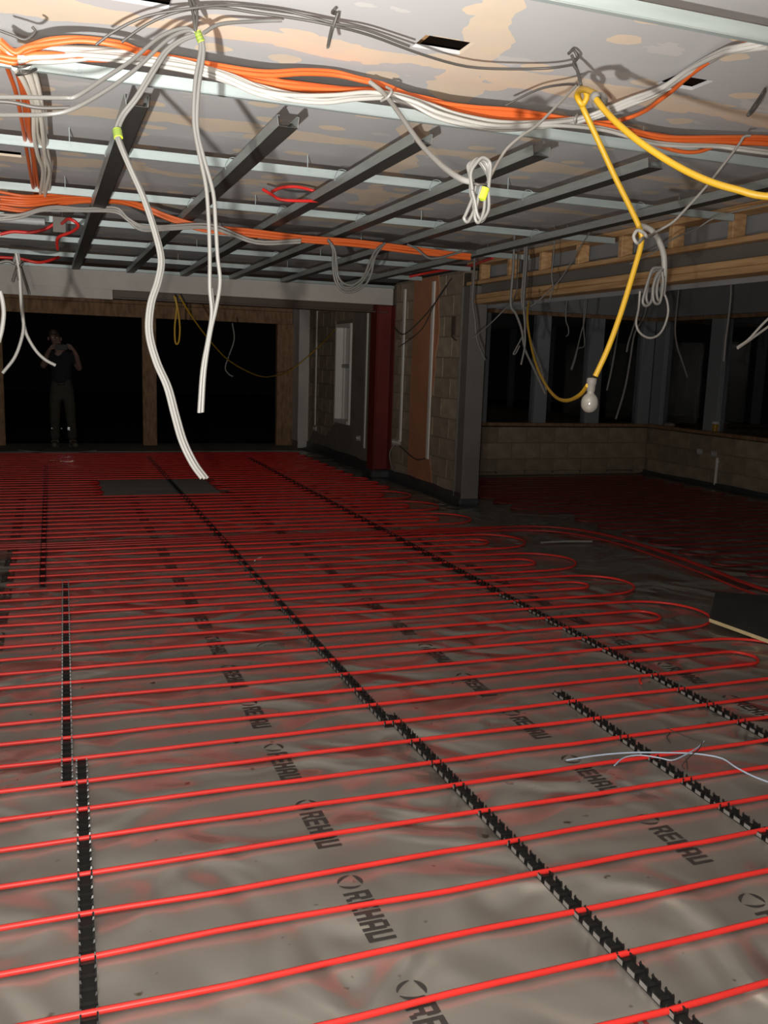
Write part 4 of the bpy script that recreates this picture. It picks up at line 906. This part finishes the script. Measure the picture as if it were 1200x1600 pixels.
# ---------------------------------------------------------------- wall fittings
def trunking(label, x, y, z0, z1, w_=.03):
    t = tag(empty('wall_trunking', (x, y, z0)), label, 'cable trunking', 'white trunking on the right wall')
    MB().box((-.014, -w_/2, 0), (0, w_/2, z1-z0), .002).build('base', M_pvc, t); MB().box((-.020, -w_/2-.001, 0), (-.014, w_/2+.001, z1-z0), .003).build('cover', M_pvc, t)
trunking('white trunking strip nearest the grey steel post', XW-.010, 9.67, .40, 2.43, .06)
trunking('white trunking strip right of the red column', XW-.004, 10.58, .52, 2.40, .05)
trunking('white trunking strip far along the wall, near the corner pier', XW-.008, 14.5, .43, 2.30, .04)
trunking('white trunking strip just left of the red column', XW-.008, 11.95, .30, 2.26, .035)
def back_box(label, x, y, z, facing=-1):
    t = tag(empty('socket_box', (x, y, z)), label, 'socket box', 'steel back boxes on the walls')
    s = .036
    MB().box((-.03, -s, -s), (-.028, s, s)).box((-.03, -s, -s), (0, -s+.002, s)).box((-.03, s-.002, -s), (0, s, s)).box((-.03, -s, -s), (0, s, -s+.002)).box((-.03, -s, s-.002), (0, s, s)).build('body', M_steelbox, t)
    for yy in (-.02, .02): MB().lathe([(.014, 0), (.013, .005), (.010, .009), (.006, .012), (.001, .013)], 12, Matrix.Translation((-.03, yy, .004)) @ Matrix.Rotation(R(-90), 4, 'Y')).build('glint_dome', M_steelbox, t)  # shiny domes added to throw a highlight from the flat box
    o = t; o.rotation_euler = (0, R(-2), R(14)); return t
back_box('shiny steel socket box right of the red column foot', XW-.010, 10.75, .50)
back_box('shiny steel socket box just right of the first one', XW-.010, 10.62, .50)
back_box('shiny steel socket box left of the red column foot', XW-.008, 12.2, .42)
back_box('shiny steel socket box below the far trunking', XW-.008, 14.48, .38)
back_box('steel socket box on the low sunroom wall, left of a pair', 8.25, 9.90, .45)
back_box('steel socket box on the low sunroom wall, right of a pair', 8.25, 9.62, .45)
cable('grey_cable', 'cable tail looping from the socket boxes beside the red column', 'cable', [(4.13, 10.75, .48), (4.08, 10.78, .36), (4.07, 10.70, .22), (4.08, 10.58, .14), (4.11, 10.45, .20)], .008, M_grey)
cable('grey_cable', 'cable tail running over the orange plaster from the socket boxes', 'cable', [(4.13, 10.6, .48), (4.11, 10.3, .42), (4.12, 9.98, .36), (4.125, 9.72, .40)], .007, M_darkc)
t = tag(empty('wall_trunking', (8.24, 9.55, .04)), 'short white conduit drop on the low sunroom wall under the socket boxes', 'cable trunking')
MB().tube([(0, 0, 0), (0, 0, .36)], .02, 10, 1).build('pipe', M_pvc, t); MB().box((-.004, -.03, .30), (.012, .03, .32)).build('saddle', M_pvc, t)
yb = (8.33, 9.70, .735)
t = tag(empty('spirit_level_block', yb), 'small yellow object standing on the sill by the right window post', 'sill object')
MB().box((-.10, -.06, 0), (-.04, .0, .10), .01).build('body', M_yellow, t); MB().box((-.11, -.065, .10), (-.035, .005, .135), .01).build('cap', M_pvc, t)
tag(MB().lathe([(.03, 0), (.06, .01), (.065, .035), (.04, .055), (.01, .06)], 10, Matrix.Translation((8.21, 10.55, .735)) @ Matrix.Scale(1.5, 4, (0, 1, 0))).build('mortar_lump', M_mortar), 'pale mortar lump on the right sunroom sill', 'mortar lump')
cable('wall_cable', 'dark cable slung along the block wall by the white trunking', 'cable', [(4.12, 10.9, 1.95), (4.10, 10.5, 1.85), (4.11, 10.0, 2.0), (4.10, 9.6, 2.16), (4.09, 9.2, 2.36)], .007, M_darkc)
cable('wall_cable', 'second dark cable slung across the orange plaster', 'cable', [(4.12, 10.7, 1.70), (4.10, 10.3, 1.78), (4.11, 9.9, 1.92), (4.10, 9.5, 2.22), (4.09, 9.1, 2.42)], .006, M_darkc)
bk = (XW, 9.12, 1.92)
t = tag(empty('wall_bracket', bk), 'small dark hole with a stub of cable in the block wall by the grey post', 'bracket')
MB().box((-.012, -.06, -.10), (0, .05, .10), .006).build('recess', M_darksteel, t); MB().tube([(-.01, 0, -.06), (-.04, -.05, -.12), (-.03, -.14, -.16)], .008, 6, 3).build('stub', M_darkc, t)

# ---------------------------------------------------------------- person in the far doorway
def skin(name, nodes, edges, m, parent, sub=2, root=0):
    me = bpy.data.meshes.new(name); me.from_pydata([n[0] for n in nodes], edges, [])
    o = bpy.data.objects.new(name, me); COL.objects.link(o)
    md = o.modifiers.new('s', 'SKIN'); md.use_smooth_shade = True
    lay = me.skin_vertices[0].data
    for i, n in enumerate(nodes):
        r = n[1]; lay[i].radius = (r, r) if isinstance(r, (int, float)) else r
        lay[i].use_root = (i == root)
    o.modifiers.new('d', 'SUBSURF').levels = sub
    dg = bpy.context.evaluated_depsgraph_get(); dg.update()
    me2 = bpy.data.meshes.new_from_object(o.evaluated_get(dg)); me2.name = name
    bpy.data.objects.remove(o); bpy.data.meshes.remove(me)
    me2.materials.clear(); me2.materials.append(m)
    for p in me2.polygons: p.use_smooth = True
    o = bpy.data.objects.new(name, me2); COL.objects.link(o)
    if parent is not None: o.parent = parent
    return o
P0 = tag(empty('person', (.17, 15.12, .012)), 'person in dark T-shirt and work trousers in the far doorway, holding a phone up', 'person')
nodes = [((0, 0, .98), (.13, .10)), ((0, 0, 1.12), (.125, .095)), ((0, -.005, 1.30), (.16, .105)), ((-.005, 0, 1.44), (.12, .085)), ((-.03, -.005, 1.53), .055), ((-.055, -.02, 1.60), .07), ((-.085, -.03, 1.69), (.085, .095)), ((-.10, -.02, 1.765), (.072, .08)),
         ((-.17, 0, 1.44), .062), ((-.275, -.07, 1.25), .048), ((-.20, -.22, 1.45), .038), ((-.165, -.27, 1.52), .030), ((-.15, -.29, 1.565), (.040, .020)),
         ((.17, 0, 1.43), .062), ((.275, -.06, 1.22), .048), ((.225, -.22, 1.44), .038), ((.185, -.27, 1.525), .030), ((.165, -.29, 1.57), (.040, .020)),
         ((-.095, 0, .92), .095), ((-.11, -.015, .52), .060), ((-.115, .01, .10), .042), ((.095, 0, .92), .095), ((.12, -.02, .52), .060), ((.135, .0, .10), .042)]
edges = [(0,1),(1,2),(2,3),(3,4),(4,5),(5,6),(6,7),(3,8),(8,9),(9,10),(10,11),(11,12),(3,13),(13,14),(14,15),(15,16),(16,17),(0,18),(18,19),(19,20),(0,21),(21,22),(22,23)]
# nose as a small bump of the same skin
nodes.append(((-.085, -.135, 1.675), .013)); edges.append((6, len(nodes)-1))
def finger(hand, base, d, ln, curl):
    i = len(nodes); b = Vector(base); d = Vector(d).normalized()
    p1 = b+d*ln*.55; p2 = p1+(d+Vector(curl)).normalized()*ln*.45
    nodes.append((tuple(b), .0095)); nodes.append((tuple(p1), .0088)); nodes.append((tuple(p2), .0080))
    edges.extend([(hand, i), (i, i+1), (i+1, i+2)])
for sgn, hd, c in ((1, 12, (-.15, -.29, 1.565)), (-1, 17, (.165, -.29, 1.57))):
    for k, (dz, ln) in enumerate(((.028, .070), (.010, .078), (-.008, .072), (-.026, .058))):
        finger(hd, (c[0]+sgn*.022, c[1]-.012, c[2]+dz), (sgn*.9, -.35, .25), ln, (sgn*.2, .9, 0))
    finger(hd, (c[0]+sgn*.005, c[1]+.012, c[2]-.038), (sgn*.8, .1, .15), .055, (sgn*.4, 0, .4))
skin('body', nodes, edges, M_skin, P0)
sh = [((0, 0, .86), (.160, .125)), ((0, 0, 1.12), (.148, .115)), ((0, -.005, 1.30), (.178, .122)), ((-.003, 0, 1.43), (.135, .10)), ((-.02, 0, 1.495), .068),
      ((-.175, 0, 1.435), .078), ((-.245, -.05, 1.31), .066), ((.175, 0, 1.425), .078), ((.245, -.04, 1.29), .066)]
skin('tshirt', sh, [(0,1),(1,2),(2,3),(3,4),(3,5),(5,6),(3,7),(7,8)], M_shirt, P0)
tr = [((0, 0, 1.18), (.138, .108)), ((0, 0, .93), (.15, .115)), ((-.098, 0, .82), .108), ((-.11, -.015, .52), .082), ((-.118, .01, .28), .078), ((-.118, .01, .105), .080), ((.098, 0, .82), .108), ((.12, -.02, .52), .082), ((.135, .0, .28), .078), ((.138, .0, .105), .080)]
skin('trousers', tr, [(0,1),(1,2),(2,3),(3,4),(4,5),(1,6),(6,7),(7,8),(8,9)], M_trouser, P0)
for (x, dx) in ((-.118, -.02), (.138, .05)):
    bt = [((x, .06, .052), .054), ((x+dx*.4, -.06, .052), .056), ((x+dx, -.20, .042), .046), ((x, .03, .15), .052)]
    skin('boot', bt, [(0,1),(1,2),(0,3)], M_boot, P0)
hr = [((-.10, .03, 1.75), .085), ((-.105, -.02, 1.795), .062), ((-.10, -.07, 1.785), .040), ((-.085, .06, 1.67), .055), ((-.165, .02, 1.72), .03), ((-.02, .02, 1.72), .03)]
skin('hair', hr, [(0,1),(1,2),(0,3),(0,4),(0,5)], M_hair, P0)
for x in (-.115, -.055):
    e = MB().lathe([(.001, -.010), (.007, -.007), (.010, 0), (.007, .007), (.001, .010)], 10, Matrix.Translation((x, -.112, 1.705))).build('eye', M_eye, P0)
MB().tube([(-.115, -.113, 1.632), (-.085, -.121, 1.629), (-.055, -.113, 1.632)], .006, 6, 3).build('mouth', mat('lips', (.30, .12, .10), .5), P0)
for x in (-.178, .008): MB().lathe([(.004, -.03), (.012, -.02), (.014, 0), (.010, .02), (.003, .03)], 8, Matrix.Translation((x, -.02, 1.69))).build('ear', M_skin, P0)
MB().lathe([(.132, -.022), (.136, -.02), (.136, .02), (.132, .022)], 24, Matrix.Scale(.80, 4, (0, 1, 0))).build('belt', M_phone, P0, (0, 0, 1.0))
for (x, z, s_) in ((.085, .30, .036), (-.02+.0, .305, .016), (-.165, .305, .016)):
    # small reflective tab facing the room
    a = R(-4.0)
    o = MB().box((-s_/2, -.002, -s_*.65), (s_/2, .002, s_*.65)).build('reflective_tab', M_refl, P0, (x, -.098, z)); o.rotation_euler = (R(4.3), 0, R(-1.4))
ph = tag(empty('phone', (.178, 14.805, 1.575)), 'dark phone held sideways in both hands by the person', 'phone')
MB().box((-.085, -.005, -.042), (.085, .005, .042), .006).build('case', M_phone, ph); MB().lathe([(.009, 0), (.009, .003)], 12, Matrix.Translation((.06, -.005, .022)) @ Matrix.Rotation(R(90), 4, 'X')).build('lens', M_phone, ph)
